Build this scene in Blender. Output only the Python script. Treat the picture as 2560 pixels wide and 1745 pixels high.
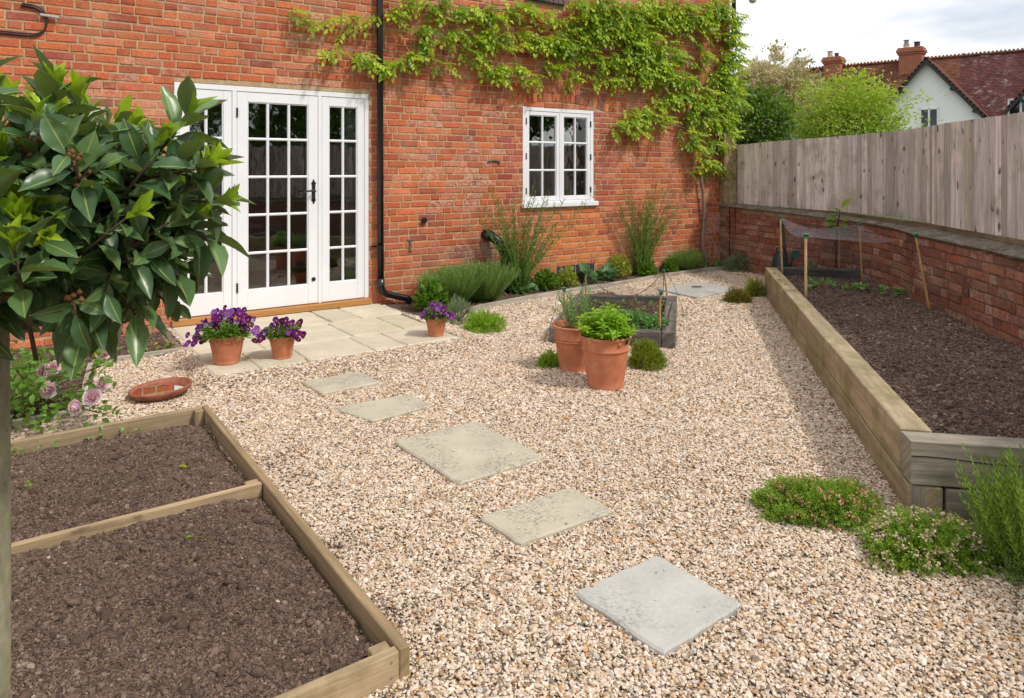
import bpy, math, random
import numpy as np
from mathutils import Vector, Matrix, Euler
R = math.radians
for o in list(bpy.data.objects): bpy.data.objects.remove(o)
rng = np.random.default_rng(11); random.seed(5)
SC = bpy.context.scene; COL = SC.collection

# ------------------------------------------------------------------ camera, sky, sun, exposure
F, CX, HV, H = 1780., 1280., 422., 1.5
cam = bpy.data.objects.new('camera', bpy.data.cameras.new('camera')); COL.objects.link(cam)
cam.location = (0, 0, H); cam.rotation_euler = (R(90), 0, 0)
cam.data.sensor_width = 36; cam.data.lens = F/2560*36
cam.data.shift_y = -(872.5-HV)/2560
cam.data.clip_start = .05; cam.data.clip_end = 2000
SC.camera = cam

SUN_EL, SUN_AZ = R(49), math.atan2(-.47, .883)          # direction towards the sun, from +X
sdir = Vector((math.cos(SUN_EL)*math.cos(SUN_AZ), math.cos(SUN_EL)*math.sin(SUN_AZ), math.sin(SUN_EL)))
sun = bpy.data.objects.new('sun', bpy.data.lights.new('sun', 'SUN')); COL.objects.link(sun)
sun.data.energy = 1.8; sun.data.angle = R(6); sun.data.color = (1, .95, .87)
sun.rotation_euler = sdir.to_track_quat('Z', 'Y').to_euler()

def nd(nt, t, ins=None, **pr):
    n = nt.nodes.new(t)
    for k, v in pr.items(): setattr(n, k, v)
    for k, v in (ins or {}).items():
        s = n.inputs[k]
        if isinstance(v, bpy.types.NodeSocket): nt.links.new(v, s)
        else: s.default_value = v
    return n
def mixc(nt, f, a, b, bt='MIX'):
    return nd(nt, 'ShaderNodeMix', {0: f, 6: a, 7: b}, data_type='RGBA', blend_type=bt).outputs[2]
def mth(nt, op, a, b=0., c=0.):
    return nd(nt, 'ShaderNodeMath', {0: a, 1: b, 2: c}, operation=op).outputs[0]
def mrange(nt, v, a, b, c=0., d=1.):
    return nd(nt, 'ShaderNodeMapRange', {0: v, 1: a, 2: b, 3: c, 4: d}).outputs[0]
def noise(nt, vec, sc, det=4., rough=.55, out=0):
    return nd(nt, 'ShaderNodeTexNoise', {'Vector': vec, 'Scale': sc, 'Detail': det, 'Roughness': rough}).outputs[out]
def vmul(nt, v, m):
    return nd(nt, 'ShaderNodeVectorMath', {0: v, 1: m}, operation='MULTIPLY').outputs[0]
def attr(nt, name, out='Color', typ='GEOMETRY'):
    return nd(nt, 'ShaderNodeAttribute', attribute_name=name, attribute_type=typ).outputs[out]
def c4(c): return (c[0], c[1], c[2], 1)

W = bpy.data.worlds.new('World'); SC.world = W; W.use_nodes = True
nt = W.node_tree; nt.nodes.clear()
sky = nd(nt, 'ShaderNodeTexSky', sky_type='NISHITA', sun_disc=False, sun_elevation=SUN_EL, sun_rotation=math.pi/2-SUN_AZ, air_density=1.0, dust_density=1.5)
gen = nd(nt, 'ShaderNodeTexCoord').outputs['Generated']
sep = nd(nt, 'ShaderNodeSeparateXYZ', {0: gen})
den = mth(nt, 'ADD', mth(nt, 'MAXIMUM', sep.outputs[2], 0.), .10)
cv = nd(nt, 'ShaderNodeCombineXYZ', {0: mth(nt, 'DIVIDE', sep.outputs[0], den), 1: mth(nt, 'DIVIDE', sep.outputs[1], den), 2: 0.}).outputs[0]
n1 = noise(nt, cv, .55, 7., .55); n2 = noise(nt, vmul(nt, cv, (1.3, 1., 1.)), .8, 8., .6)
cover = mrange(nt, n1, .22, .42)
shade = mrange(nt, n2, .36, .62)
cloud = mixc(nt, shade, (5.3, 5.45, 5.75, 1), (8.1, 8.1, 8.1, 1))
skyc = mixc(nt, cover, sky.outputs[0], cloud)
bg = nd(nt, 'ShaderNodeBackground', {'Color': skyc, 'Strength': .1})
nd(nt, 'ShaderNodeOutputWorld', {'Surface': bg.outputs[0]})
SC.view_settings.view_transform = 'Standard'; SC.view_settings.look = 'None'
SC.view_settings.exposure = 0.62; SC.view_settings.gamma = 1
SC.cycles.max_bounces = 8; SC.cycles.transparent_max_bounces = 16

# ------------------------------------------------------------------ frames of reference
TH = math.atan((3800-CX)/F)
D = np.array([math.sin(TH), math.cos(TH), 0]); N = np.array([D[1], -D[0], 0]); UP = np.array([0, 0, 1.])
P0 = np.array([(923-CX)/F*7.6, 7.6, 0])
def WP(s, t, z=0.): return P0+s*D+t*N+z*UP               # along the house wall, out from it, up
def G(u, v, z=0.):
    Y = (H-z)*F/(v-HV); return np.array([(u-CX)/F*Y, Y, z])
def ST(p):
    a = np.asarray(p)[..., :2]-P0[:2]; return a@D[:2], a@N[:2]
def ws(u):
    k = (u-CX)/F; return (k*P0[1]-P0[0])/(D[0]-k*D[1])
def wsz(u, v):
    s = ws(u); return s, H+(HV-v)/F*(P0[1]+s*D[1])
def c2(x, y): return (900+x/2.324, y/2.324)

# ------------------------------------------------------------------ mesh helpers
WL = {}
def meshobj(name, V, Fc, mats, parent=None, loc=None, cols=None, q=None, smooth=False, mi=None, label=None):
    """V in world coordinates; Fc an (m,k) array or a list of tuples."""
    V = np.asarray(V, float)
    if parent is not None: base = np.array(WL[parent.name])
    else: base = np.array(loc if loc is not None else (0, 0, 0), float)
    me = bpy.data.meshes.new(name)
    if isinstance(Fc, np.ndarray):
        m, k = Fc.shape
        me.vertices.add(len(V)); me.vertices.foreach_set('co', (V-base).ravel())
        me.loops.add(m*k); me.loops.foreach_set('vertex_index', Fc.ravel().astype(np.int32))
        me.polygons.add(m)
        me.polygons.foreach_set('loop_start', np.arange(0, m*k, k, dtype=np.int32))
        me.update(calc_edges=True)
    else:
        me.from_pydata((V-base).tolist(), [], Fc)
    if cols is not None:
        c = np.asarray(cols, float)
        if c.shape[1] == 3: c = np.concatenate([c, np.zeros((len(c), 1))], 1)
        a = me.attributes.new('col', 'FLOAT_COLOR', 'POINT'); a.data.foreach_set('color', c.ravel())
    if q is not None:
        a = me.attributes.new('q', 'FLOAT_VECTOR', 'POINT'); a.data.foreach_set('vector', np.asarray(q, float).ravel())
    for x in (mats if isinstance(mats, (list, tuple)) else [mats]): me.materials.append(x)
    if mi is not None: me.polygons.foreach_set('material_index', np.asarray(mi, np.int32))
    if smooth: me.polygons.foreach_set('use_smooth', np.ones(len(me.polygons), bool))
    me.validate(); me.update()
    o = bpy.data.objects.new(name, me); COL.objects.link(o)
    if parent is not None: o.parent = parent
    else: o.location = base
    WL[o.name] = tuple(base)
    if label: o['label'] = label
    return o
def tag(o, label=None, cat=None, group=None, kind=None):
    for k, v in (('label', label), ('category', cat), ('group', group), ('kind', kind)):
        if v: o[k] = v
    return o
def thing(name, label, cat, loc, group=None):
    o = bpy.data.objects.new(name, None); COL.objects.link(o); o.location = [float(x) for x in loc]
    o.empty_display_size = .1; WL[o.name] = tuple(float(x) for x in loc)
    return tag(o, label, cat, group)

class MB:
    def __init__(s): s.v, s.f, s.c, s.q, s.mi = [], [], [], [], []
    def add(s, vs, fs, col=(1, 1, 1), q=None, mi=0):
        b = len(s.v); s.v += [tuple(x) for x in vs]
        s.f += [tuple(b+i for i in f) for f in fs]; s.mi += [mi]*len(fs)
        col = tuple(col)+(0,)*(4-len(col)); s.c += [col]*len(vs)
        s.q += [tuple(x) for x in q] if q is not None else [(0, 0, 0)]*len(vs)
        return s
    def box(s, o, ax, ay, az, c=.004, col=(1, 1, 1), mi=0):
        """chamfered box from a corner and three edge vectors; q = (along the longest edge, across, random)"""
        o = np.asarray(o, float); A = [np.asarray(x, float) for x in (ax, ay, az)]
        Ls = [np.linalg.norm(a) for a in A]; U = [a/l for a, l in zip(A, Ls)]
        if np.dot(np.cross(A[0], A[1]), A[2]) < 0: o = o+A[2]; A[2] = -A[2]; U[2] = -U[2]
        c = min(c, .3*min(Ls)); lo = int(np.argmax(Ls)); rid = random.random()*20
        vs, qs, fs, idx = [], [], [], {}
        for ax_ in range(3):
            for sd in (0, 1):
                i, j = (ax_+1) % 3, (ax_+2) % 3
                ring = []
                for a, b in ((0, 0), (1, 0), (1, 1), (0, 1)):
                    t = [0, 0, 0]; t[ax_] = sd*Ls[ax_]
                    t[i] = a*Ls[i]+(c if a == 0 else -c); t[j] = b*Ls[j]+(c if b == 0 else -c)
                    idx[(ax_, sd, a, b)] = len(vs); ring.append(len(vs))
                    vs.append(o+sum(t[k]*U[k] for k in range(3)))
                    oth = [k for k in range(3) if k != lo]
                    qs.append((t[lo], t[oth[0]]+t[oth[1]]*1.13, rid))
                fs.append(tuple(ring) if sd else tuple(ring[::-1]))
        def vid(ax_, bits):
            i, j = (ax_+1) % 3, (ax_+2) % 3
            return idx[(ax_, bits[ax_], bits[i], bits[j])]
        for k in range(3):                                   # chamfers along each edge direction
            i, j = (k+1) % 3, (k+2) % 3
            for a in (0, 1):
                for b in (0, 1):
                    b0 = [0, 0, 0]; b0[i] = a; b0[j] = b; b1 = list(b0); b1[k] = 1
                    f = (vid(i, b0), vid(i, b1), vid(j, b1), vid(j, b0))
                    fs.append(f if (a+b) % 2 else f[::-1])
        for a in (0, 1):
            for b in (0, 1):
                for d in (0, 1):
                    fs.append((vid(0, (a, b, d)), vid(1, (a, b, d)), vid(2, (a, b, d))))
        return s.add(vs, fs, col, qs, mi)
    def wbox(s, s0, s1, t0, t1, z0, z1, c=.003, col=(1, 1, 1), mi=0):
        return s.box(WP(s0, t0, z0), D*(s1-s0), N*(t1-t0), UP*(z1-z0), c, col, mi)
    def tube(s, pts, rad, k=8, col=(1, 1, 1), mi=0, cap=True):
        pts = [np.asarray(p, float) for p in pts]
        n = len(pts); rad = [rad]*n if np.isscalar(rad) else rad
        vs, qs, fs = [], [], []; ref = None; L = 0
        for i, p in enumerate(pts):
            t = pts[min(i+1, n-1)]-pts[max(i-1, 0)]; t = t/(np.linalg.norm(t)+1e-9)
            if ref is None: ref = np.array([0, 0, 1.]) if abs(t[2]) < .9 else np.array([1., 0, 0])
            x = ref-t*np.dot(ref, t); x /= np.linalg.norm(x)+1e-9; y = np.cross(t, x); ref = x
            if i: L += np.linalg.norm(p-pts[i-1])
            for j in range(k):
                a = 2*math.pi*j/k
                vs.append(p+rad[i]*(math.cos(a)*x+math.sin(a)*y)); qs.append((L, a*rad[i], 0))
        for i in range(n-1):
            for j in range(k):
                fs.append((i*k+j, i*k+(j+1) % k, (i+1)*k+(j+1) % k, (i+1)*k+j))
        if cap: fs += [tuple(range(k))[::-1], tuple((n-1)*k+j for j in range(k))]
        return s.add(vs, fs, col, qs, mi)
    def lathe(s, c, prof, k=40, col=(1, 1, 1), mi=0, M=None):
        c = np.asarray(c, float); vs, qs, fs = [], [], []
        for i, (r, z) in enumerate(prof):
            for j in range(k):
                a = 2*math.pi*j/k; p = np.array([r*math.cos(a), r*math.sin(a), z])
                if M is not None: p = M@p
                vs.append(c+p); qs.append((z, a*r, 0))
        for i in range(len(prof)-1):
            for j in range(k):
                fs.append((i*k+j, i*k+(j+1) % k, (i+1)*k+(j+1) % k, (i+1)*k+j))
        return s.add(vs, fs, col, qs, mi)
    def prism(s, poly, z0, z1, col=(1, 1, 1), mi=0, c=0.):
        """vertical prism over a polygon of (x,y); c: chamfered upper edge"""
        P = np.asarray(poly, float)[:, :2]; n = len(P); ctr = P.mean(0)
        Q = P+(ctr-P)/np.linalg.norm(ctr-P, axis=1)[:, None]*c*1.3
        vs = [(x, y, z0) for x, y in P]+[(x, y, z1-c) for x, y in P]+[(x, y, z1) for x, y in Q]
        fs = [(i, (i+1) % n, n+(i+1) % n, n+i) for i in range(n)]
        fs += [(n+i, n+(i+1) % n, 2*n+(i+1) % n, 2*n+i) for i in range(n)]
        fs += [tuple(range(2*n, 3*n))]
        return s.add(vs, fs, col, [(v[0], v[1], 0) for v in vs], mi)
    def build(s, name, mats, parent=None, loc=None, smooth=False, label=None):
        return meshobj(name, s.v, s.f, mats, parent, loc, s.c, s.q, smooth, s.mi, label)

def unit(a): return a/(np.linalg.norm(a, axis=-1, keepdims=True)+1e-9)
def inpoly(x, y, poly):
    poly = np.asarray(poly); r = np.zeros(np.shape(x), bool); j = len(poly)-1
    for i in range(len(poly)):
        xi, yi = poly[i][:2]; xj, yj = poly[j][:2]
        c = ((yi > y) != (yj > y)) & (x < (xj-xi)*(y-yi)/(yj-yi+1e-12)+xi)
        r ^= c; j = i
    return r
_lat = rng.random((256, 256))
def vnoise(x, y):
    xi = np.floor(x).astype(int); yi = np.floor(y).astype(int); fx = x-xi; fy = y-yi
    fx = fx*fx*(3-2*fx); fy = fy*fy*(3-2*fy)
    g = lambda a, b: _lat[a % 256, b % 256]
    return (g(xi, yi)*(1-fx)+g(xi+1, yi)*fx)*(1-fy)+(g(xi, yi+1)*(1-fx)+g(xi+1, yi+1)*fx)*fy
def fbm(x, y, o=4):
    r = 0; a = .5
    for i in range(o): r = r+a*vnoise(x+17*i, y+31*i); x = x*2.03; y = y*2.03; a *= .5
    return r

# ------------------------------------------------------------------ materials
def mat(name, fn):
    m = bpy.data.materials.new(name); m.use_nodes = True; nt = m.node_tree; nt.nodes.clear()
    sh = fn(nt); nd(nt, 'ShaderNodeOutputMaterial', {'Surface': sh}); return m
def pbsdf(nt, col, rough=.7, spec=.3, bump=None, bs=.3, bd=.01, **kw):
    ins = {'Base Color': col, 'Roughness': rough, 'Specular IOR Level': spec}
    if bump is not None: ins['Normal'] = nd(nt, 'ShaderNodeBump', {'Strength': bs, 'Distance': bd, 'Height': bump}).outputs[0]
    ins.update(kw)
    return nd(nt, 'ShaderNodeBsdfPrincipled', ins).outputs[0]
def pos(nt): return nd(nt, 'ShaderNodeNewGeometry').outputs['Position']
def hsvj(nt, col, v): return mixc(nt, 1., col, nd(nt, 'ShaderNodeCombineColor', {0: v, 1: v, 2: v}).outputs[0], 'MULTIPLY')

def simple(name, col, rough=.5, spec=.4, var=.15, sc=30., metal=0.):
    def fn(nt):
        n = noise(nt, pos(nt), sc, 3.)
        return pbsdf(nt, hsvj(nt, c4(col), mrange(nt, n, .3, .7, 1-var, 1+var)), rough, spec, n, .15, .004, Metallic=metal)
    return mat(name, fn)
def brick_fn(moss=0.):
    def fn(nt):
        p = pos(nt); a = attr(nt, 'col'); wa = attr(nt, 'col', 'Alpha')
        f = noise(nt, p, 55., 5., .65); g = noise(nt, p, 9., 4.); big = noise(nt, p, 1.1, 3.)
        c = hsvj(nt, a, mrange(nt, f, .3, .72, .72, 1.22))
        c = hsvj(nt, c, mrange(nt, g, .3, .7, .88, 1.1))
        c = hsvj(nt, c, mrange(nt, big, .3, .7, .9, 1.08))
        c = mixc(nt, mrange(nt, noise(nt, p, 2.3, 6., .7), .46, .68, 0., .32), c, (.56, .33, .235, 1))
        c = mixc(nt, mrange(nt, noise(nt, p, 3.1, 5., .7), .54, .7, 0., .35), c, (.20, .085, .06, 1))
        w = mth(nt, 'MULTIPLY', wa, mrange(nt, noise(nt, p, 28., 6., .7), .42, .6))
        c = mixc(nt, mth(nt, 'MULTIPLY', w, .8), c, (.60, .42, .33, 1))
        pit = mrange(nt, noise(nt, p, 140., 2.), .30, .38, .55, 1.)
        c = hsvj(nt, c, pit)
        if moss:
            m = mth(nt, 'MULTIPLY', mrange(nt, noise(nt, p, 6., 6., .7), .5, .66), moss)
            c = mixc(nt, mth(nt, 'MULTIPLY', m, .6), c, (.17, .125, .08, 1))
            m2 = mth(nt, 'MULTIPLY', mrange(nt, noise(nt, p, 19., 6., .75), .56, .66), moss)
            c = mixc(nt, m2, c, (.38, .31, .27, 1))
        return pbsdf(nt, c, .88, .2, f, .5, .008)
    return fn
MAT = {}
MAT['brick'] = mat('house_brick', brick_fn())
MAT['oldbrick'] = mat('garden_brick', brick_fn(.6))
MAT['mortar'] = mat('mortar', lambda nt: pbsdf(nt, hsvj(nt, (.50, .36, .215, 1), mrange(nt, noise(nt, pos(nt), 22., 6., .7), .3, .7, .62, 1.2)), .95, .1, noise(nt, pos(nt), 130., 3.), .5, .004))
MAT['mortar2'] = mat('old_mortar', lambda nt: pbsdf(nt, hsvj(nt, (.31, .24, .175, 1), mrange(nt, noise(nt, pos(nt), 12., 6., .7), .3, .7, .5, 1.25)), .95, .1, noise(nt, pos(nt), 90., 3.), .6, .006))
def f_white(nt):
    n = noise(nt, pos(nt), 3., 5.)
    return pbsdf(nt, hsvj(nt, (.80, .81, .84, 1), mrange(nt, n, .3, .7, .97, 1.02)), .32, .45, noise(nt, pos(nt), 60., 2.), .04, .002)
MAT['white'] = mat('white_paint', f_white)
MAT['black'] = simple('black_iron', (.014, .014, .016), .38, .5, .3)
MAT['pipe'] = simple('black_plastic_pipe', (.010, .011, .013), .24, .5, .2)
def f_glass(nt):
    tr = nd(nt, 'ShaderNodeBsdfTransparent', {0: (.86, .89, .88, 1)})
    w = nd(nt, 'ShaderNodeBump', {'Strength': .035, 'Distance': .02, 'Height': noise(nt, pos(nt), 5., 2.)}).outputs[0]
    gl = nd(nt, 'ShaderNodeBsdfGlossy', {'Color': (1, 1, 1, 1), 'Roughness': 0., 'Normal': w})
    fr = nd(nt, 'ShaderNodeFresnel', {'IOR': 1.55, 'Normal': w})
    fa = mth(nt, 'ADD', mth(nt, 'MULTIPLY', fr.outputs[0], 1.25), .03)
    return nd(nt, 'ShaderNodeMixShader', {0: fa, 1: tr.outputs[0], 2: gl.outputs[0]}).outputs[0]
MAT['glass'] = mat('window_glass', f_glass)
def wood(name, colr, k=30., contrast=.35, stain=None, knots=0., rough=.75, along=1.6):
    def fn(nt):
        q = attr(nt, 'q', 'Vector'); a = attr(nt, 'col')
        g = noise(nt, vmul(nt, q, (along, k, 1.)), 1.6, 6., .62)
        fine = noise(nt, vmul(nt, q, (along*3, k*5, 1.)), 1.5, 3.)
        c = mixc(nt, 1., a, c4(colr), 'MULTIPLY')
        c = hsvj(nt, c, mrange(nt, g, .3, .7, 1-contrast, 1+contrast))
        c = hsvj(nt, c, mrange(nt, fine, .3, .7, .88, 1.1))
        if stain:
            s = mrange(nt, noise(nt, pos(nt), 3.2, 5., .65), .48, .66, 0., .8)
            c = mixc(nt, s, c, mixc(nt, 1., c4(stain), hsvj(nt, (1, 1, 1, 1), mrange(nt, g, .3, .7, .7, 1.2)), 'MULTIPLY'))
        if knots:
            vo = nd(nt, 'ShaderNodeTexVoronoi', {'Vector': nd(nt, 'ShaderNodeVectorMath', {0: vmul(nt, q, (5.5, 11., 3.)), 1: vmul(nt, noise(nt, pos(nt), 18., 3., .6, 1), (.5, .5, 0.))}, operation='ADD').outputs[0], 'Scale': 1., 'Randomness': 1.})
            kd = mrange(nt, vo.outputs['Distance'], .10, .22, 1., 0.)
            c = hsvj(nt, c, mrange(nt, attr(nt, 'col', 'Alpha'), .72, .95, 1., .30))  # lap edges marked in alpha darkened: shadow between boards painted into the colour
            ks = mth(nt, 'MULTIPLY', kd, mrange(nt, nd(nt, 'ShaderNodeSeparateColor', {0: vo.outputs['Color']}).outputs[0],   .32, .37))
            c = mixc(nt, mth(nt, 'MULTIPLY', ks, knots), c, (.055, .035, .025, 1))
        return pbsdf(nt, c, rough, .2, g, .35, .004)
    return mat(name, fn)
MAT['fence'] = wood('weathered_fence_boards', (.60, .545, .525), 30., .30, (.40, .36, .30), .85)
MAT['gravelboard'] = wood('brown_gravel_board', (.20, .16, .10), 20., .35, (.10, .09, .05))
MAT['oak'] = wood('oak_sleeper', (.36, .285, .185), 16., .28, (.21, .185, .075), .0)
MAT['greyoak'] = wood('grey_sleeper', (.30, .265, .21), 20., .35, (.15, .14, .10), .0)
MAT['oldsleeper'] = wood('charcoal_sleeper', (.125, .112, .10), 22., .4, (.07, .065, .065), .0)
MAT['board'] = wood('softwood_board', (.36, .26, .155), 26., .3, (.24, .19, .10), .5)
MAT['edging'] = wood('pale_edging_board', (.44, .39, .33), 26., .3, (.28, .24, .17), .0)
MAT['threshold'] = wood('oak_threshold', (.42, .205, .07), 24., .22, None, 0., .45)
MAT['bamboo'] = wood('bamboo', (.47, .30, .13), 9., .3, None, 0., .5)
def f_bark(nt):
    p = pos(nt); n = noise(nt, vmul(nt, p, (1., 1., .35)), 30., 6., .65); b = noise(nt, vmul(nt, p, (1., 1., 2.5)), 9., 4.)
    c = mixc(nt, mrange(nt, n, .3, .7), (.16, .15, .095, 1), (.34, .315, .22, 1))
    c = mixc(nt, mrange(nt, b, .5, .66, 0., .6), c, (.19, .20, .10, 1))
    c = mixc(nt, mrange(nt, noise(nt, vmul(nt, p, (1., 1., .6)), 22., 3.), .62, .68, 0., .7), c, (.10, .085, .05, 1))
    return pbsdf(nt, c, .85, .2, n, .7, .01)
MAT['bark'] = mat('pale_bark', f_bark)
MAT['vinebark'] = simple('grey_brown_vine_bark', (.235, .185, .145), .9, .15, .4, 40.)
MAT['twig'] = simple('dark_twig', (.075, .055, .035), .85, .15, .3, 30.)
MAT['greencap'] = simple('green_plastic_cap', (.02, .16, .08), .4, .4)
def f_terra(nt):
    p = pos(nt); n = noise(nt, p, 14., 5., .6); b = noise(nt, p, 5., 4.)
    c = hsvj(nt, (.50, .185, .095, 1), mrange(nt, n, .3, .7, .82, 1.14))
    c = mixc(nt, mrange(nt, b, .52, .68, 0., .42), c, (.56, .33, .235, 1))
    c = mixc(nt, mrange(nt, noise(nt, vmul(nt, p, (1., 1., .25)), 11., 5., .7), .58, .72, 0., .5), c, (.25, .085, .05, 1))
    return pbsdf(nt, c, .78, .2, noise(nt, p, 80., 3.), .15, .003)
MAT['terra'] = mat('terracotta', f_terra)
def f_stone(col, spot=(.06, .055, .05), amt=.7, warm=(.47, .36, .22)):
    def fn(nt):
        p = pos(nt); a = attr(nt, 'col')
        n = noise(nt, p, 5., 7., .65); f = noise(nt, p, 60., 4.)
        c = mixc(nt, 1., a, c4(col), 'MULTIPLY')
        c = hsvj(nt, c, mrange(nt, n, .25, .75, .84, 1.13))
        c = mixc(nt, mrange(nt, noise(nt, p, 2.6, 4.), .5, .72, 0., .5), c, c4(warm))
        reg = mrange(nt, noise(nt, p, 3.0, 3.), .42, .56)
        sp = mrange(nt, noise(nt, p, 85., 5., .75), .50, .60)
        c = mixc(nt, mth(nt, 'MULTIPLY', mth(nt, 'MULTIPLY', reg, sp), amt), c, c4(spot))
        c = hsvj(nt, c, mrange(nt, f, .3, .7, .94, 1.05))
        return pbsdf(nt, c, .85, .2, mth(nt, 'ADD', f, mth(nt, 'MULTIPLY', n, 2.)), .25, .006)
    return fn
MAT['slab'] = mat('lichened_slab', f_stone((.50, .455, .36), amt=.8, spot=(.13, .125, .11), warm=(.50, .45, .33)))
MAT['greyslab'] = mat('grey_slab', f_stone((.47, .465, .43), amt=.5, warm=(.47, .45, .39)))
MAT['patio'] = mat('sandstone_patio', f_stone((.60, .54, .43), amt=.3, warm=(.56, .47, .33)))
MAT['concrete'] = mat('concrete', f_stone((.44, .43, .41), amt=.4, warm=(.5, .49, .46)))
MAT['render'] = simple('tan_render', (.30, .225, .125), .95, .1, .35, 16.)
MAT['pointing'] = simple('pale_pointing', (.56, .52, .44), .95, .1, .15, 40.)
def f_soil(nt):
    p = pos(nt); n = noise(nt, p, 38., 6., .7); b = noise(nt, p, 4., 4.)
    c = mixc(nt, mrange(nt, n, .35, .68), (.06, .039, .03, 1), (.22, .15, .118, 1))
    c = hsvj(nt, c, mrange(nt, b, .3, .7, .8, 1.25))
    return pbsdf(nt, c, .95, .1, noise(nt, p, 70., 5., .7), .9, .02)
MAT['soil'] = mat('brown_soil', f_soil)
def f_inst(nt):
    a = attr(nt, 'col', 'Color', 'INSTANCER')
    n = noise(nt, pos(nt), 160., 3.)
    return pbsdf(nt, hsvj(nt, a, mrange(nt, n, .3, .7, .82, 1.12)), .75, .25)
MAT['pebble'] = mat('pebble', f_inst)
def f_clod(nt):
    a = attr(nt, 'col', 'Color', 'INSTANCER')
    n = noise(nt, pos(nt), 190., 4.)
    return pbsdf(nt, hsvj(nt, a, mrange(nt, n, .3, .7, .6, 1.3)), .95, .1, n, .8, .006)
MAT['clod'] = mat('clod', f_clod)
def f_gravbase(nt):
    p = pos(nt)
    vo = nd(nt, 'ShaderNodeTexVoronoi', {'Vector': p, 'Scale': 75.}, feature='F1')
    s = nd(nt, 'ShaderNodeSeparateColor', {0: vo.outputs['Color']})
    c = mixc(nt, mrange(nt, s.outputs[0], .2, .9), (.38, .27, .18, 1), (.68, .56, .44, 1))
    c = hsvj(nt, c, mrange(nt, vo.outputs['Distance'], .0, .7, 1.1, .25))
    return pbsdf(nt, c, .85, .2, mth(nt, 'SUBTRACT', 1., vo.outputs['Distance']), .8, .012)
MAT['gravbase'] = mat('gravel_bed', f_gravbase)
MAT['earth'] = mat('meadow', lambda nt: pbsdf(nt, mixc(nt, noise(nt, pos(nt), .6, 6.), (.05, .075, .025, 1), (.11, .12, .05, 1)), .95, .1))
def leaf(name, lo, hi, rib=None, trans=.3, rough=.45, spec=.35, back=None):
    def fn(nt):
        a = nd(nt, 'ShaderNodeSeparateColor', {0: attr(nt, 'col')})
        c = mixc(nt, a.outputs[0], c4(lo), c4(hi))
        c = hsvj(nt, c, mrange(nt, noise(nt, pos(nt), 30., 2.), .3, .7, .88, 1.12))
        if rib:
            r = mrange(nt, mth(nt, 'ABSOLUTE', mth(nt, 'SUBTRACT', a.outputs[1], .5)), .018, .045, .6, 0.)
            c = mixc(nt, r, c, c4(rib))
        if back:
            bf = nd(nt, 'ShaderNodeNewGeometry').outputs['Backfacing']
            c = mixc(nt, bf, c4(back), c)
        b = pbsdf(nt, c, rough, spec)
        t = nd(nt, 'ShaderNodeBsdfTranslucent', {0: hsvj(nt, mixc(nt, .35, c, (.5, .62, .02, 1)), 1.2)})
        return nd(nt, 'ShaderNodeMixShader', {0: trans, 1: b, 2: t.outputs[0]}).outputs[0]
    return mat(name, fn)
MAT['bay'] = leaf('bay_leaf', (.034, .088, .034), (.125, .225, .075), (.45, .50, .10), .16, .33, .5, (.09, .14, .06))
MAT['bayshoot'] = leaf('bay_young_leaf', (.20, .36, .02), (.42, .55, .03), (.45, .55, .06), .35, .28, .5)
MAT['vine'] = leaf('vine_leaf', (.10, .235, .012), (.50, .62, .04), None, .38)
MAT['dark'] = leaf('dark_leaf', (.03, .085, .014), (.09, .20, .025), None, .25)
MAT['mid'] = leaf('mid_leaf', (.05, .145, .015), (.14, .30, .035), None, .3)
MAT['herb'] = leaf('herb_leaf', (.13, .30, .015), (.32, .56, .035), None, .35)
MAT['olive'] = leaf('olive_leaf', (.08, .13, .012), (.30, .36, .025), None, .2)
MAT['yellow'] = leaf('yellow_green_leaf', (.14, .24, .02), (.38, .46, .06), None, .3)
MAT['silver'] = leaf('silver_leaf', (.11, .17, .09), (.27, .36, .20), None, .15, .7, .15)
MAT['lav'] = leaf('lavender_leaf', (.09, .18, .04), (.26, .40, .10), None, .2, .6)
MAT['bronze'] = leaf('bronze_leaf', (.08, .075, .01), (.24, .19, .03), None, .2)
MAT['heath'] = leaf('heather_leaf', (.06, .15, .018), (.26, .42, .04), None, .25)
MAT['heathfl'] = leaf('heather_flower', (.34, .14, .09), (.62, .36, .25), None, .2, .7)
MAT['heathcream'] = leaf('faded_cream_flower', (.45, .27, .16), (.74, .62, .48), None, .2, .7)
MAT['cream'] = leaf('cream_blossom', (.42, .34, .20), (.68, .58, .42), None, .2, .7)
MAT['lime'] = leaf('lime_tree_leaf', (.15, .28, .02), (.40, .52, .06), None, .4)
MAT['cabb'] = leaf('blue_green_leaf', (.03, .09, .035), (.09, .20, .07), (.2, .3, .15), .2)
MAT['seed'] = leaf('seedling_leaf', (.12, .28, .07), (.28, .46, .14), None, .3)
MAT['yelleaf'] = leaf('yellowing_leaf', (.30, .34, .03), (.55, .48, .06), None, .3)
def f_petal(nt):
    a = attr(nt, 'col')
    b = pbsdf(nt, a, .6, .2)
    t = nd(nt, 'ShaderNodeBsdfTranslucent', {0: a})
    return nd(nt, 'ShaderNodeMixShader', {0: .25, 1: b, 2: t.outputs[0]}).outputs[0]
MAT['petal'] = mat('petal', f_petal)
MAT['bud'] = simple('brown_bud', (.17, .085, .035), .8, .2, .3, 60.)
def f_net(nt):
    q = attr(nt, 'q', 'Vector')
    s = nd(nt, 'ShaderNodeSeparateXYZ', {0: q})
    fr = lambda x: mth(nt, 'LESS_THAN', mth(nt, 'FRACT', mth(nt, 'MULTIPLY', x, 62.)), .12)
    m = mth(nt, 'MAXIMUM', fr(s.outputs[0]), fr(s.outputs[1]))
    d = pbsdf(nt, attr(nt, 'col'), .5, .4)
    t = nd(nt, 'ShaderNodeBsdfTransparent')
    return nd(nt, 'ShaderNodeMixShader', {0: m, 1: t.outputs[0], 2: d}).outputs[0]
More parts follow.
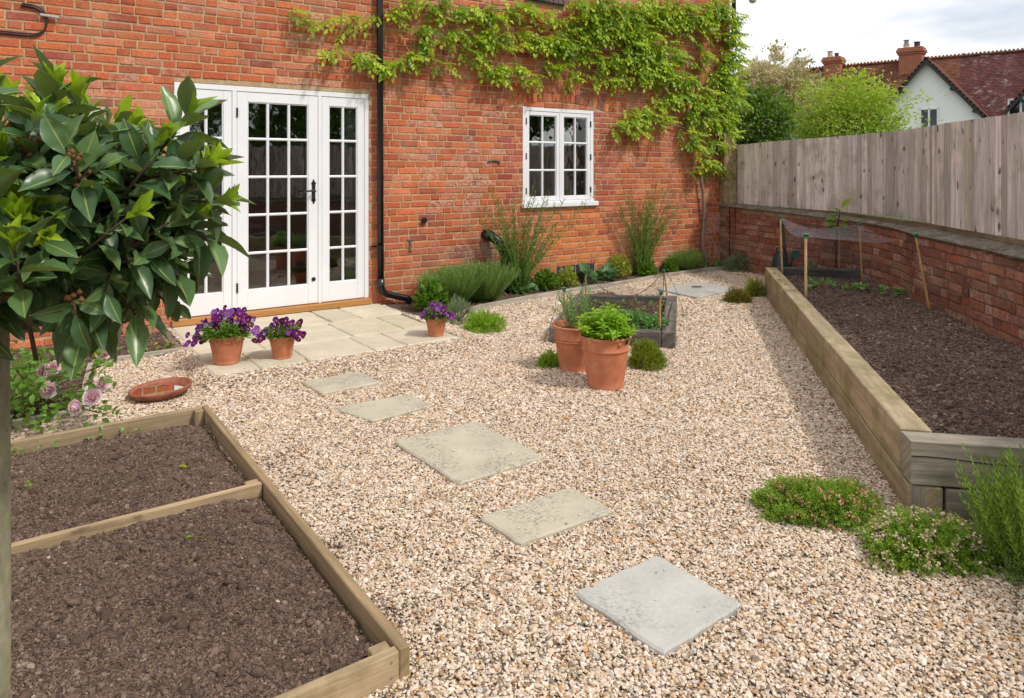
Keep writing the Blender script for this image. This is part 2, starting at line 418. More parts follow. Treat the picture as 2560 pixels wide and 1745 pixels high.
MAT['net'] = mat('plastic_net', f_net)

# ------------------------------------------------------------------ foliage helpers
def tpl_leaf(nx=2, fold=.12, droop=.25, shape=.8, wav=0., seed=0):
    """leaf along +x, three vertices across; returns verts (x, y, z, across)"""
    rr = random.Random(seed); V = [(0, 0, 0, .5)]; Fc = []
    for i in range(1, nx+1):
        x = i/(nx+1.); w = math.sin(math.pi*x**shape)*.5
        z = -droop*x*x
        V += [(x, -w, z+fold*w*2+wav*rr.uniform(-1, 1), 0.), (x, 0, z, .5), (x, w, z+fold*w*2+wav*rr.uniform(-1, 1), 1.)]
    V.append((1, 0, -droop, .5)); e = len(V)-1
    Fc += [(0, 2, 1), (0, 3, 2)]
    for i in range(nx-1):
        a = 1+3*i; b = a+3
        Fc += [(a, a+1, b+1), (a, b+1, b), (a+1, a+2, b+2), (a+1, b+2, b+1)]
    a = 1+3*(nx-1); Fc += [(a, a+1, e), (a+1, a+2, e)]
    return np.array(V, float), np.array(Fc)
def tpl_join(items):
    """items: (template, origin, xaxis, zaxis, L, W) in template space"""
    VV, FF, b = [], [], 0
    for (V, Fc), o, x, z, L, Wd in items:
        x = unit(np.array(x, float)); y = unit(np.cross(z, x)); z = np.cross(x, y)
        P = np.array(o)+L*V[:, :1]*x+Wd*V[:, 1:2]*y+L*V[:, 2:3]*z
        VV.append(np.concatenate([P, V[:, 3:4]], 1)); FF.append(Fc+b); b += len(V)
    return np.concatenate(VV), np.concatenate(FF)
TSTEM = tpl_leaf(1, 0., 0.); TL = tpl_leaf(2); TLN = tpl_leaf(1, .1, .15)
TBLADE = tpl_leaf(3, .05, .18, .55); TBAY = [tpl_leaf(7, .13, d, 1.02, .03, s) for s, d in enumerate((.02, .14, .26, .06, -.08))]
def tpl_pinnate(n=4, seed=0):
    rr = random.Random(seed); it = []
    for i in range(n):
        x = .18+.72*i/n
        for sd in (-1, 1):
            it.append((TLN, (x, 0, -.3*x*x), (.55, sd*.9, -.35+rr.uniform(-.2, .2)), (0, 0, 1), .38*(1-.25*abs(x-.5)), .19))
    it.append((TLN, (.88, 0, -.25), (1, 0, -.5), (0, 0, 1), .38, .23))
    return tpl_join(it)
TPIN = [tpl_pinnate(4, s) for s in range(3)]
def tpl_sprig(n=14, L=.28, Wd=.07, ang=.8, seed=0, sw=.03):
    rr = random.Random(seed); it = []
    for i in range(n):
        x = .1+.88*i/n; a = i*2.4+rr.uniform(-.3, .3); d = (ang, math.cos(a)*.8, math.sin(a)*.8)
        it.append((TLN, (x, 0, 0), d, (rr.uniform(-1, 1), .3, 1), L*(1.15-.6*x), Wd))
    it.append((TSTEM, (0, 0, 0), (1, 0, 0), (0, 0, 1), 1., sw)); it.append((TSTEM, (0, 0, 0), (1, 0, 0), (0, 1, 0), 1., sw))
    return tpl_join(it)
TSPR = [tpl_sprig(14, .28, .075, .8, s) for s in range(3)]
TFINE = [tpl_sprig(9, .34, .06, 1.3, s) for s in range(2)]
TLAV = [tpl_sprig(24, .12, .014, 1.5, s, .007) for s in range(3)]
def foliage(name, m, tpls, P, X, Z=None, L=.05, Wd=.03, tone=None, parent=None, loc=None, label=None):
    P = np.asarray(P, float); n = len(P); X = unit(np.asarray(X, float))
    if Z is None: Z = np.tile([0, 0, 1.], (n, 1))+rng.normal(0, .35, (n, 3))
    Y = unit(np.cross(Z, X)); Zz = np.cross(X, Y)
    L = np.broadcast_to(np.asarray(L, float), (n,)); Wd = np.broadcast_to(np.asarray(Wd, float), (n,))
    tone = rng.random(n) if tone is None else np.clip(tone, 0, 1)
    if isinstance(tpls, tuple): tpls = [tpls]
    pick = rng.integers(0, len(tpls), n); VV, FF, CC, b = [], [], [], 0
    for k, (TV, TF) in enumerate(tpls):
        s = np.where(pick == k)[0]
        if not len(s): continue
        V = P[s, None]+L[s, None, None]*TV[None, :, :1]*X[s, None]+Wd[s, None, None]*TV[None, :, 1:2]*Y[s, None]+L[s, None, None]*TV[None, :, 2:3]*Zz[s, None]
        nv = len(TV); VV.append(V.reshape(-1, 3))
        FF.append((TF[None]+(np.arange(len(s))*nv)[:, None, None]).reshape(-1, TF.shape[1])+b); b += nv*len(s)
        c = np.zeros((len(s), nv, 4)); c[..., 0] = tone[s, None]; c[..., 1] = TV[None, :, 3]; c[..., 2] = TV[None, :, 0]
        CC.append(c.reshape(-1, 4))
    return meshobj(name, np.concatenate(VV), np.concatenate(FF), m, parent, loc, np.concatenate(CC), None, False, None, label)
def rdir(n, up=0.):
    d = unit(rng.normal(0, 1, (n, 3))); d[:, 2] = np.abs(d[:, 2])*(1-up*.0)+up; return unit(d)
def dome_pts(c, rx, rz, n, inner=.55, full=False, ry=None):
    d = unit(rng.normal(0, 1, (n, 3)))
    if not full: d[:, 2] = np.abs(d[:, 2])
    r = inner+(1-inner)*rng.random(n)**.6
    lump = .82+.36*vnoise(d[:, 0]*2.3+c[0]*7+9, d[:, 1]*2.3+d[:, 2]*1.7+c[1]*5+9)
    P = np.array(c)+d*np.array([rx, ry or rx, rz])*(r*lump)[:, None]
    return P, d, r
def dome(name, m, tpl, c, rx, rz, n, L, Wd, upb=.4, jit=.5, parent=None, inner=.45, full=False, ry=None, label=None):
    P, d, r = dome_pts(c, rx, rz, n, inner, full, ry)
    X = d+np.array([0, 0, upb])+rng.normal(0, jit, (n, 3))
    LL = L*rng.uniform(.65, 1.25, n)
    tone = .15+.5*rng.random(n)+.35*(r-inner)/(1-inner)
    return foliage(name, m, tpl, P-X/np.linalg.norm(X, axis=1)[:, None]*LL[:, None]*.5, X, None, LL, Wd*LL/L, tone, parent, None, label)
def fan(name, m, tpl, c, n, L, Wd, spread, base=.04, parent=None, bias=(0, 0, 0), zmin=.2):
    """blades rising from a clump's base"""
    d = rng.normal(0, 1, (n, 3)); d[:, 2] = 0; d = unit(d)*np.sqrt(rng.random(n))[:, None]
    P = np.array(c)+d*base; X = d*spread+np.array([0, 0, 1.])+np.array(bias)+rng.normal(0, .08, (n, 3))
    LL = L*rng.uniform(.6, 1.1, n)
    return foliage(name, m, tpl, P, X, d+rng.normal(0, .3, (n, 3))+[0, 0, .3], LL, LL if Wd is None else Wd, None, parent)

# ------------------------------------------------------------------ instanced scatter (pebbles, clods)
def scatter(name, P, S, Ro, Cc, src, loc=(0, 0, 0)):
    me = bpy.data.meshes.new(name); me.vertices.add(len(P)); me.vertices.foreach_set('co', np.asarray(P, float).ravel())
    for nm, ty, key, arr in (('sc', 'FLOAT_VECTOR', 'vector', S), ('ro', 'FLOAT_VECTOR', 'vector', Ro), ('col', 'FLOAT_COLOR', 'color', Cc)):
        a = me.attributes.new(nm, ty, 'POINT'); a.data.foreach_set(key, np.asarray(arr, float).ravel())
    o = bpy.data.objects.new(name, me); COL.objects.link(o)
    g = bpy.data.node_groups.new('scatter', 'GeometryNodeTree')
    g.interface.new_socket('Geometry', in_out='INPUT', socket_type='NodeSocketGeometry')
    g.interface.new_socket('Geometry', in_out='OUTPUT', socket_type='NodeSocketGeometry')
    gi = g.nodes.new('NodeGroupInput'); go = g.nodes.new('NodeGroupOutput')
    ob = g.nodes.new('GeometryNodeObjectInfo'); ob.inputs['Object'].default_value = src
    ip = g.nodes.new('GeometryNodeInstanceOnPoints')
    na = []
    for nm in ('sc', 'ro'):
        x = g.nodes.new('GeometryNodeInputNamedAttribute'); x.data_type = 'FLOAT_VECTOR'; x.inputs[0].default_value = nm; na.append(x)
    er = g.nodes.new('FunctionNodeEulerToRotation')
    L = g.links.new
    L(gi.outputs[0], ip.inputs['Points']); L(ob.outputs['Geometry'], ip.inputs['Instance'])
    L(na[0].outputs[0], ip.inputs['Scale']); L(na[1].outputs[0], er.inputs[0]); L(er.outputs[0], ip.inputs['Rotation'])
    L(ip.outputs[0], go.inputs[0])
    md = o.modifiers.new('scatter', 'NODES'); md.node_group = g
    return o
def ico(name, m, sub=1, jit=.15, seed=3):
    import bmesh
    bm = bmesh.new(); bmesh.ops.create_icosphere(bm, subdivisions=sub, radius=1.)
    rr = random.Random(seed)
    for v in bm.verts: v.co *= 1+rr.uniform(-jit, jit)
    me = bpy.data.meshes.new(name); bm.to_mesh(me); bm.free(); me.materials.append(m)
    me.polygons.foreach_set('use_smooth', np.ones(len(me.polygons), bool))
    return bpy.data.objects.new(name, me)
PEB = ico('pebble', MAT['pebble'], 2, .05); CLOD = ico('clod', MAT['clod'], 2, .22, 8)

# ================================================================== GROUND
S_ = lambda *p: [tuple(G(*x)[:2]) for x in p]
BED_S0, BED_S1, BED_T0, BED_T1, BED_TD = -4.1, -2.205, 2.555, 5.16, 3.79      # left vegetable bed in wall coordinates
bedpoly = [WP(BED_S0, BED_T0)[:2], WP(BED_S1, BED_T0)[:2], WP(BED_S1, BED_T1)[:2], WP(BED_S0, BED_T1)[:2]]
PATIO = [(-1.95, .02), (-1.95, .64), (-1.955, 1.25), (-1.99, 1.84), (.03, 1.86), (.03, 1.31), (.07, .64), (.11, .02)]
patiopoly = [WP(s, t)[:2] for s, t in PATIO]
# garden wall line (garden face) and its top height
gw_raw = [(3.19, 10.93, .955), (3.40, 10.25, .95), (3.62, 9.6, .94), (3.86, 8.9, .92), (4.0, 8.3, .91), (4.03, 7.8, .905), (3.98, 7.3, .90),
          (3.82, 6.76, .90), (3.65, 5.5, .90), (3.55, 4.94, .90), (3.1, 2.8, .90), (2.55, .2, .90), (1.9, -3.2, .90)]
def dense(raw, step=.02):
    raw = np.array(raw); seg = np.linalg.norm(np.diff(raw[:, :2], axis=0), axis=1); s = np.concatenate([[0], np.cumsum(seg)])
    x = np.arange(0, s[-1], step); out = np.stack([np.interp(x, s, raw[:, i]) for i in range(raw.shape[1])], 1)
    k = np.ones(25)/25
    for i in range(raw.shape[1]):
        e = np.pad(out[:, i], 12, mode='reflect', reflect_type='odd'); out[:, i] = np.convolve(e, k, 'valid')
    return out
GW = dense(gw_raw); GWt = unit(np.gradient(GW[:, :2], axis=0)); GWn = np.stack([-GWt[:, 1], GWt[:, 0]], 1)
GWn *= -np.sign(np.sum(GWn*np.array([1., 0]), 1))[:, None]     # towards the garden (-x)
GWs = np.concatenate([[0], np.cumsum(np.linalg.norm(np.diff(GW[:, :2], axis=0), axis=1))])
def gw(s, off=0.):
    """point on the garden wall at arc length s, off metres towards the garden"""
    i = lambda a: np.interp(s, GWs, a)
    n = np.array([i(GWn[:, 0]), i(GWn[:, 1])]); n /= np.linalg.norm(n)
    return np.array([i(GW[:, 0])+off*n[0], i(GW[:, 1])+off*n[1], 0]), float(i(GW[:, 2])), np.array([n[0], n[1], 0])
RB_NEAR = np.array([1.70, 3.05]); RB_FAR = np.array([2.99, 8.42])
rbpoly = [(1.70, 3.04), (2.99, 8.42), (3.2, 8.42), (4.15, 8.15), (3.98, 7.3), (3.65, 5.5), (3.1, 2.8), (2.9, 2.75)]
CB = dict(nr=(1.36, 5.93), nl=(.319, 6.135), fr=(1.769, 7.633), fl=(.707, 7.81))
cbpoly = [CB['nr'], CB['nl'], CB['fl'], CB['fr']]
EDGE = [(.45, 1.0), (.60, .86), (.92, .692), (1.75, .53), (2.275, .482), (2.9, .43), (3.87, .293), (4.4, .235), (4.85, .21), (5.35, .25), (5.76, .33)]
stripoly = [WP(s, t)[:2] for s, t in [(.11, 0), (.11, .66), (.2, .95)]+EDGE+[(5.8, 0)]]
rosepoly = [WP(s, t)[:2] for s, t in [(-1.97, .0), (-1.97, .815), (-2.62, .83), (-2.74, 2.04), (-5, 2.1), (-5, 0)]]
ALLSLABS = dict(
    a=[(-1.485, 2.175), (-1.045, 2.19), (-1.02, 2.51), (-1.45, 2.517)], b=[(-1.495, 2.83), (-.98, 2.855), (-.96, 3.14), (-1.39, 3.18)],
    c=[(-1.426, 3.541), (-.89, 3.545), (-.884, 4.185), (-1.41, 4.205)], d=[(-1.503, 4.525), (-.997, 4.533), (-.993, 4.818), (-1.482, 4.80)],
    e=[(-1.524, 5.174), (-1.105, 5.169), (-1.092, 5.557), (-1.503, 5.576)], m=[(3.383, .93), (4.199, .90), (4.21, 1.5), (3.31, 1.64)])
slabpolys = {k: [WP(s, t)[:2] for s, t in v] for k, v in ALLSLABS.items()}
def gh(x, y):
    """height of the gravel surface"""
    s, t = ST(np.stack([x, y], -1))
    ss = lambda v: np.clip(v, 0, 1)**2*(3-2*np.clip(v, 0, 1))
    near = np.maximum(np.maximum(np.maximum(t-1.85, s-.05), (-1.95-s)*2.2), 0)
    bank = .052*(1-ss(near/.34))*((s > -2.4) & (t > -.2) & (s < .5) & (t < 2.4))
    dx_ = (x-(1.70+(y-3.05)*.24)); rb = .015*np.exp(-np.abs(dx_)*5)
    return bank+.016*(fbm(x*1.7+40, y*1.7+40, 3)-.45)+rb

gx, gy = np.meshgrid(np.arange(-7, 7.01, .07), np.arange(-6, 12.5, .07), indexing='ij')
gz = gh(gx, gy)-.004
ni, nj = gx.shape; ii = np.arange(ni*nj).reshape(ni, nj)
Fq = np.stack([ii[:-1, :-1], ii[1:, :-1], ii[1:, 1:], ii[:-1, 1:]], -1).reshape(-1, 4)
tag(meshobj('gravel_bed', np.stack([gx, gy, gz], -1).reshape(-1, 3), Fq, MAT['gravbase'], smooth=True), 'pale gravel yard between the beds and the house', 'gravel', None, 'structure')
b = 900.
tag(meshobj('ground', [(-b, -b, -.12), (b, -b, -.12), (b, b, -.12), (-b, b, -.12)], [(0, 1, 2, 3)], MAT['earth']), 'grassy ground beyond the garden', 'ground', None, 'structure')

# pebbles: dense near the camera, coarser far away
def pebbles():
    n = 1700000
    y = 1.75*np.exp(rng.random(n)*math.log(10.9/1.75)); x = (rng.random(n)*2-1)*(y*.74+.5)
    size = np.where(y < 4.2, .0046, np.where(y < 6.5, .0058, .0078))*np.exp(rng.normal(0, .30, n))
    # sampling density is ~1/y^2 per unit area; thin it to an even cover
    dens = np.interp(y, [1.7, 4.2, 4.201, 6.5, 6.501, 11], [20000, 20000, 12000, 12000, 6500, 6500])
    have = n/(math.log(10.9/1.75)*y*2*(y*.74+.5))
    keep = rng.random(n) < dens/have
    s, t = ST(np.stack([x, y], -1)); keep &= (t > .0)
    for p in [bedpoly, patiopoly, rbpoly, cbpoly, stripoly, rosepoly]: keep &= ~inpoly(x, y, p)
    for p in slabpolys.values():
        c = np.mean(p, 0); pp = [(c+(np.array(q)-c)*.985) for q in p]; keep &= ~inpoly(x, y, pp)
    wx = np.interp(y, GW[::-1, 1], GW[::-1, 0]); keep &= x < wx-.01
    x, y, size = x[keep], y[keep], size[keep]
    sx, sy, sz = [], [], []                                     # stray stones kicked onto the slabs and the patio edge
    for k_, p in list(slabpolys.items())+[('p', [WP(a, b_)[:2] for a, b_ in [(-1.9, 1.55), (0, 1.55), (0, 1.84), (-1.9, 1.84)]])]:
        p = np.array(p); c = p.mean(0)
        for i in range(7 if k_ != 'p' else 16):
            w_ = rng.dirichlet([.35]*4); q_ = c+(w_@p-c)*.93; sx.append(q_[0]); sy.append(q_[1]); sz.append(.064 if k_ == 'p' else float(gh(np.array([c[0]]), np.array([c[1]]))[0])+(.034 if k_ == 'm' else .023))
    ns_ = len(sx); x = np.concatenate([x, sx]); y = np.concatenate([y, sy]); size = np.concatenate([size, rng.uniform(.003, .006, ns_)]); n = len(x)
    z = gh(x, y)+rng.uniform(-.003, .0045, n); z[n-ns_:] = sz
    S = size[:, None]*np.stack([rng.uniform(1.0, 1.6, n), rng.uniform(.75, 1.1, n), rng.uniform(.42, .7, n)], 1)
    Ro = np.stack([rng.normal(0, .33, n), rng.normal(0, .33, n), rng.uniform(0, 6.28, n)], 1)
    pal = np.array([(.66, .54, .44), (.60, .475, .36), (.52, .38, .25), (.69, .61, .525), (.40, .25, .14), (.265, .165, .10), (.215, .175, .145), (.45, .41, .36), (.52, .29, .12)])
    pr = np.array([.26, .22, .14, .15, .07, .048, .042, .04, .03]); pr /= pr.sum()
    c = pal[rng.choice(len(pal), n, p=pr)]*rng.uniform(.8, 1.12, (n, 1))*np.array([1.06, 1.06, 1.05])
    # a spill of soil along the vegetable bed darkens some stones
    s, t = ST(np.stack([x, y], -1)); spill = np.exp(-np.maximum(s-BED_S1, 0)*7)*(t > 2.6)*(t < 5.1)*(fbm(x*5, y*5, 3) > .5)
    c = c*(1-.45*(spill*rng.random(n))[:, None]); k_ = rng.random(n) < spill*.5; c[k_] = np.array([.13, .09, .07])*rng.uniform(.7, 1.2, (k_.sum(), 1))
    return tag(scatter('gravel', np.stack([x, y, z], 1), S, Ro, np.concatenate([c, np.ones((n, 1))], 1), PEB), 'loose cream and tan gravel stones covering the yard', 'gravel', None, 'stuff')
pebbles()

# ================================================================== HOUSE
def brickcol(kind='house'):
    r = random.random()
    if kind == 'house':
        base = random.choices([(.50, .130, .052), (.45, .108, .046), (.39, .092, .046), (.54, .155, .060), (.29, .075, .05), (.48, .165, .09)], [32, 30, 15, 12, 3, 8])[0]
    elif kind == 'new': base = random.choices([(.43, .115, .06), (.38, .09, .055), (.47, .135, .065), (.34, .072, .056)], [30, 30, 25, 15])[0]
    elif kind == 'orange': base = random.choices([(.60, .19, .06), (.55, .155, .05), (.46, .12, .05)], [45, 40, 15])[0]
    elif kind == 'garden': base = random.choices([(.29, .115, .078), (.24, .095, .068), (.35, .135, .085), (.20, .09, .07), (.32, .18, .13), (.36, .115, .066)], [28, 24, 20, 10, 10, 8])[0]
    else: base = kind
    k = random.uniform(.86, 1.14)
    if kind in ('house', 'new', 'orange'): base = (base[0]*1.07, base[1]*1.13, base[2]*1.18)
    return tuple(c*k*random.uniform(.95, 1.05) for c in base)
def brick(mb, org, e1, n, z0, z1, L, col, wash=0., dep=.022, prd=0., jit=.0035, mi=0):
    """one brick: org on the wall line, e1 along it, n outwards"""
    j = lambda: random.uniform(-jit, jit)
    c = .0055; o = np.asarray(org, float); vs = []
    f = prd+random.uniform(-.0028, .0028)
    fr = [(0+c+j(), z0+c+j()), (L-c+j(), z0+c+j()), (L-c+j(), z1-c+j()), (c+j(), z1-c+j())]
    mid = [(0+j()*.6, z0+j()*.6), (L+j()*.6, z0+j()*.6), (L+j()*.6, z1+j()*.6), (j()*.6, z1+j()*.6)]
    for a, z in fr: vs.append(o+e1*a+n*f+UP*z)
    for a, z in mid: vs.append(o+e1*a+n*(f-.006)+UP*z)
    for a, z in mid: vs.append(o+e1*a+n*(-dep)+UP*z)
    fs = [(0, 1, 2, 3)]
    for k in range(4):
        l = (k+1) % 4; fs += [(4+k, 4+l, l, k), (8+k, 8+l, 4+l, 4+k)]
    mb.add(vs, fs, col+(wash,), None, mi)

HZ = 5.0; CRS = .075
DOOR = (-1.911, 0., 0., 2.298); WIN = (2.033, 3.198, 1.015, 2.276)
ARC_S, ARC_R = 2.62, 3.60; ARC_Z = 2.352-ARC_R                     # arch centre (intrados radius)
AS0, AS1 = 1.815, 3.455
def arch_band(z, s):
    r = math.hypot(s-ARC_S, z-ARC_Z); return ARC_R-.004 < r < ARC_R+.222 and AS0 < s < AS1
house = thing('brick_house', 'old red brick house with white glazed doors and a white casement window', 'house', WP(0, 0, 0))
bm = MB()
def fbn(x, y, o=3): return float(fbm(np.array([x]), np.array([y]), o)[0])
row = 0; z = -.06
while z < HZ:
    zc = z+CRS/2; s = -8.2+(row % 2)*.169+random.uniform(-.02, .02); k = row % 3
    while s < 6.0:
        L = (.215 if k % 2 == 0 else .1025)+random.uniform(-.007, .007); k += 1
        a, b_ = s, min(s+L, 6.016); s += L+.0125
        cuts = [DOOR, WIN, (2.10, 2.70, 3.55, HZ)]
        iv = [(a, b_)]
        for c0, c1, cz0, cz1 in cuts:
            if cz0-.02 < zc < cz1+.02:
                nv = []
                for p, q_ in iv:
                    if q_ <= c0 or p >= c1: nv.append((p, q_)); continue
                    if p < c0: nv.append((p, c0-.002))
                    if q_ > c1: nv.append((c1+.002, q_))
                iv = nv
        if 2.15 < zc < 2.62 and b_ > AS0-.02 and a < AS1+.02:            # cut at the arch
            nv = []
            for p, q_ in iv:
                xs = np.linspace(p, q_, 24); ok = [not arch_band(zc, x) for x in xs]
                st_ = None
                for x, o_ in zip(xs, ok):
                    if o_ and st_ is None: st_ = x
                    if (not o_) and st_ is not None: nv.append((st_, x)); st_ = None
                if st_ is not None: nv.append((st_, q_))
            iv = nv
        if .10 < zc < .26:
            nv = []
            for p, q_ in iv:
                if q_ <= 2.56 or p >= 3.22: nv.append((p, q_))
                elif p < 2.56: nv.append((p, 2.56))
                elif q_ > 3.22: nv.append((3.22, q_))
            iv = nv
        for p, q_ in iv:
            if q_-p < .022: continue
            m = (p+q_)/2; kind = 'house'; wash = 0.
            if 1.0 < zc < 2.3 and (1.68 < m < 2.04 or 3.19 < m < 3.60): kind = 'new'
            if .2 < zc < 1.02 and 2.35 < m < 3.75 and fbn(m*2, zc*2)+.25*(1-abs(m-3.)/.8) > .46: kind = 'orange'
            wn = fbn(m*1.3+20, zc*1.6+5)
            if kind == 'house':
                if random.random() < (.28 if wn > .54 else .05): wash = random.uniform(.2, .8)
                if .5 < m < 1.9 and 1.0 < zc < 2.3: wash = max(wash, random.choice([0, 0, 0, 0, .5, .9]))
                if 5.35 < m and zc < .95: wash = max(wash, random.choice([0, 0, .7, .9]))
                if abs(zc-2.35) < .07 and -1.2 < m < 0: wash = random.choice([0, .8, 1.])
                if 1.0 < m < 1.7 and zc < .6: kind = (.30, .095, .07) if random.random() < .6 else 'house'; wash = random.choice([0, .5, .9])
            brick(bm, WP(p, 0, 0), D, N, z+.006+random.uniform(-.0015, .0015), z+CRS-.0065+random.uniform(-.0015, .0015), q_-p, brickcol(kind), wash, mi=0, jit=.0045)
    z += CRS; row += 1
# side wall of the house at its far corner
z = -.06; row = 0
while z < HZ:
    s = (row % 2)*.1
    while s < 3.5:
        L = .215 if random.random() < .5 else .1025
        brick(bm, WP(6.016, 0, 0)-N*(s+.002), -N, D, z+.005, z+CRS-.005, L, brickcol(), 0.); s += L+.01
    z += CRS; row += 1
# mortar backing with openings left out
def backing(s0, s1, z0, z1): bm.wbox(s0, s1, -.24, -.0065, z0, z1, .001, (1, 1, 1), 1)
backing(-8.2, DOOR[0]-.001, -.1, HZ); backing(DOOR[0], DOOR[1], DOOR[3], HZ); backing(DOOR[1]+.001, 2.032, -.1, HZ)
backing(2.033, 3.198, -.1, 1.03); backing(2.033, 3.198, WIN[3], 3.6); backing(3.199, 6.0, -.1, HZ); backing(2.033, 2.1, 3.6, HZ); backing(2.7, 3.198, 3.6, HZ)
bm.wbox(6.0, 6.0085, -3.6, -.0066, -.1, HZ, .001, (1, 1, 1), 1)
bm.build('brick_wall', [MAT['brick'], MAT['mortar']], house)
# two-ring segmental arch over the window
am = MB(); na = 22
for ring in (0, 1):
    r0 = ARC_R+ring*.113+.003; r1 = r0+.105
    a0 = math.asin((AS0-ARC_S)/ARC_R); a1 = math.asin((AS1-ARC_S)/ARC_R)
    for i in range(na):
        b0 = a0+(a1-a0)*(i+(.0 if ring else .0))/na; b1 = a0+(a1-a0)*(i+1)/na; g = .005/ARC_R
        pts = [(b0+g, r0), (b1-g, r0), (b1-g, r1), (b0+g, r1)]
        vs = []; f = .002+random.uniform(-.003, .003)
        cc = np.mean([(ARC_S+r*math.sin(b), ARC_Z+r*math.cos(b)) for b, r in pts], 0)
        for sc_, t_ in ((.92, f), (1., f-.006), (1., -.03)):
            for b, r in pts:
                p = np.array([ARC_S+r*math.sin(b), ARC_Z+r*math.cos(b)]); p = cc+(p-cc)*sc_
                vs.append(WP(p[0], t_, p[1]))
        fs = [(0, 1, 2, 3)]
        for k in range(4):
            l = (k+1) % 4; fs += [(4+k, 4+l, l, k), (8+k, 8+l, 4+l, 4+k)]
        dk = i > na*.6 and random.random() < .5
        am.add(vs, fs, brickcol((.25, .085, .06) if dk else random.choice(['orange', 'house', 'house']))+(0.,))
am.build('brick_arch', MAT['brick'], house, label='two-ring arch of upright bricks over the casement window')
bb = MB()
for i in range(8):
    s0 = 2.565+i*.081
    brick(bb, WP(s0, 0, 0), D, N, .105, .252, .071, tuple(c*random.uniform(.8, 1.2) for c in (.045, .05, .065)), 0.)
bb.build('blue_brick_course', MAT['brick'], house, label='short course of upright blue-grey bricks at the foot of the wall')
bs = MB()
for i in range(8):
    s0 = 2.085+i*.0775
    bs.box(WP(s0, -.10, 3.70), D*.069, N*.16-UP*.035, -UP*.075, .004, tuple(c*random.uniform(.85, 1.2) for c in (.055, .062, .08)))
bs.build('upper_sill', MAT['brick'], house, label='sloping blue-grey brick sill of the window above')

def room(name, s0, s1, t1, z1, colr):
    rm = MB()
    for a in ((s0, s0+.05, -t1, -.25, 0, z1), (s1-.05, s1, -t1, -.25, 0, z1), (s0, s1, -t1-.05, -t1, 0, z1)): rm.wbox(*a, c=.001)
    rm.wbox(s0, s1, -t1, -.25, z1, z1+.05, c=.001); rm.wbox(s0, s1, -t1, -.25, -.02, .03, c=.001, mi=1)
    return rm.build(name, [simple(name+'_paint', colr, .9, .1, .1, 2.), simple(name+'_floor', (.16, .12, .085), .6, .3, .2, 6.)], house)
room('interior_room', -3.2, 1.2, 3.4, 2.45, (.33, .30, .26)); room('interior_kitchen', 1.4, 5.2, 3.0, 2.45, (.40, .38, .34))

# --- glazed door set
def frame_panel(mb, s0, s1, z0, z1, st, rt, rb, t0, t1, cols, rows, bar=.026, ledge=.012):
    """stile-and-rail leaf with glazing bars; cols/rows: numbers of panes. returns the glass opening"""
    mb.wbox(s0, s0+st, t0, t1, z0, z1); mb.wbox(s1-st, s1, t0, t1, z0, z1)
    mb.wbox(s0+st, s1-st, t0, t1-.0015, z1-rt, z1); mb.wbox(s0+st, s1-st, t0, t1-.0015, z0, z0+rb)
    a0, a1, b0, b1 = s0+st, s1-st, z0+rb, z1-rt
    pw = (a1-a0-(cols-1)*bar)/cols; ph = (b1-b0-(rows-1)*bar)/rows
    for i in range(1, cols): x = a0+i*pw+(i-1)*bar; mb.wbox(x, x+bar, t0+.004, t1-.006, b0-.002, b1+.002, .008)
    for i in range(1, rows): y = b0+i*ph+(i-1)*bar; mb.wbox(a0-.002, a1+.002, t0+.006, t1-.0075, y, y+bar, .008)
    e = .010                                                    # moulding round the opening
    mb.wbox(a0, a0+e, t0+.004, t1-.008, b0, b1, .004); mb.wbox(a1-e, a1, t0+.004, t1-.008, b0, b1, .004)
    mb.wbox(a0+e, a1-e, t0+.004, t1-.009, b0, b0+e, .004); mb.wbox(a0+e, a1-e, t0+.004, t1-.009, b1-e, b1, .004)
    return a0, a1, b0, b1
def hinge(parent, s, z, t=-.004, h=.085):
    k = MB(); k.tube([WP(s, t, z-h/2), WP(s, t, z+h/2)], .0075, 8)
    for j in (-.5, -.17, .17, .5): k.tube([WP(s, t, z+j*h*.9-.006), WP(s, t, z+j*h*.9+.006)], .0105, 8)
    return k.build('hinge', MAT['black'], parent)
ZT = .125
fr = MB()
fr.wbox(-1.908, -1.862, -.09, -.006, ZT, 2.295); fr.wbox(-.050, -.003, -.09, -.006, ZT, 2.295)
fr.wbox(-1.862, -.050, -.09, -.0075, 2.245, 2.295); fr.wbox(-1.399, -1.356, -.09, -.0075, ZT, 2.245); fr.wbox(-.555, -.517, -.09, -.0075, ZT, 2.245)
door = fr.build('french_door_set', MAT['white'], house, label='white glazed double-width door set with side panels')
def leafpanel(name, s0, s1, st, cols, z0=.13, lab=None):
    m = MB(); op = frame_panel(m, s0, s1, z0, 2.241, st, .093, .322-z0, -.058, -.012, cols, 5)
    o = m.build(name, MAT['white'], door, label=lab)
    g = MB(); g.wbox(op[0]+.003, op[1]-.003, -.040, -.036, op[2]+.003, op[3]-.003, .0005); g.build('glass', MAT['glass'], door)
    return o
leafpanel('side_panel', -1.860, -1.402, .076, 2, lab='side panel of two columns of panes, partly behind the bay tree')
leafpanel('door_leaf', -1.353, -.558, .098, 3, lab='opening door leaf of three columns of panes')
leafpanel('side_panel', -.514, -.053, .074, 2, lab='side panel of two columns of panes beside the drainpipe')
for zz in (2.04, 1.236, .358): hinge(door, -1.354, zz)
hd = MB()
hd.box(WP(-.622, -.012, 1.19), D*.036, N*.007, UP*.155, .002)
for zz, sg in ((1.345, 1), (1.19, -1)):
    for w_, h_ in ((.052, .012), (.036, .024), (.018, .045)): hd.box(WP(-.604-w_/2, -.012, zz if sg > 0 else zz-h_), D*w_, N*.006, UP*h_, .002)
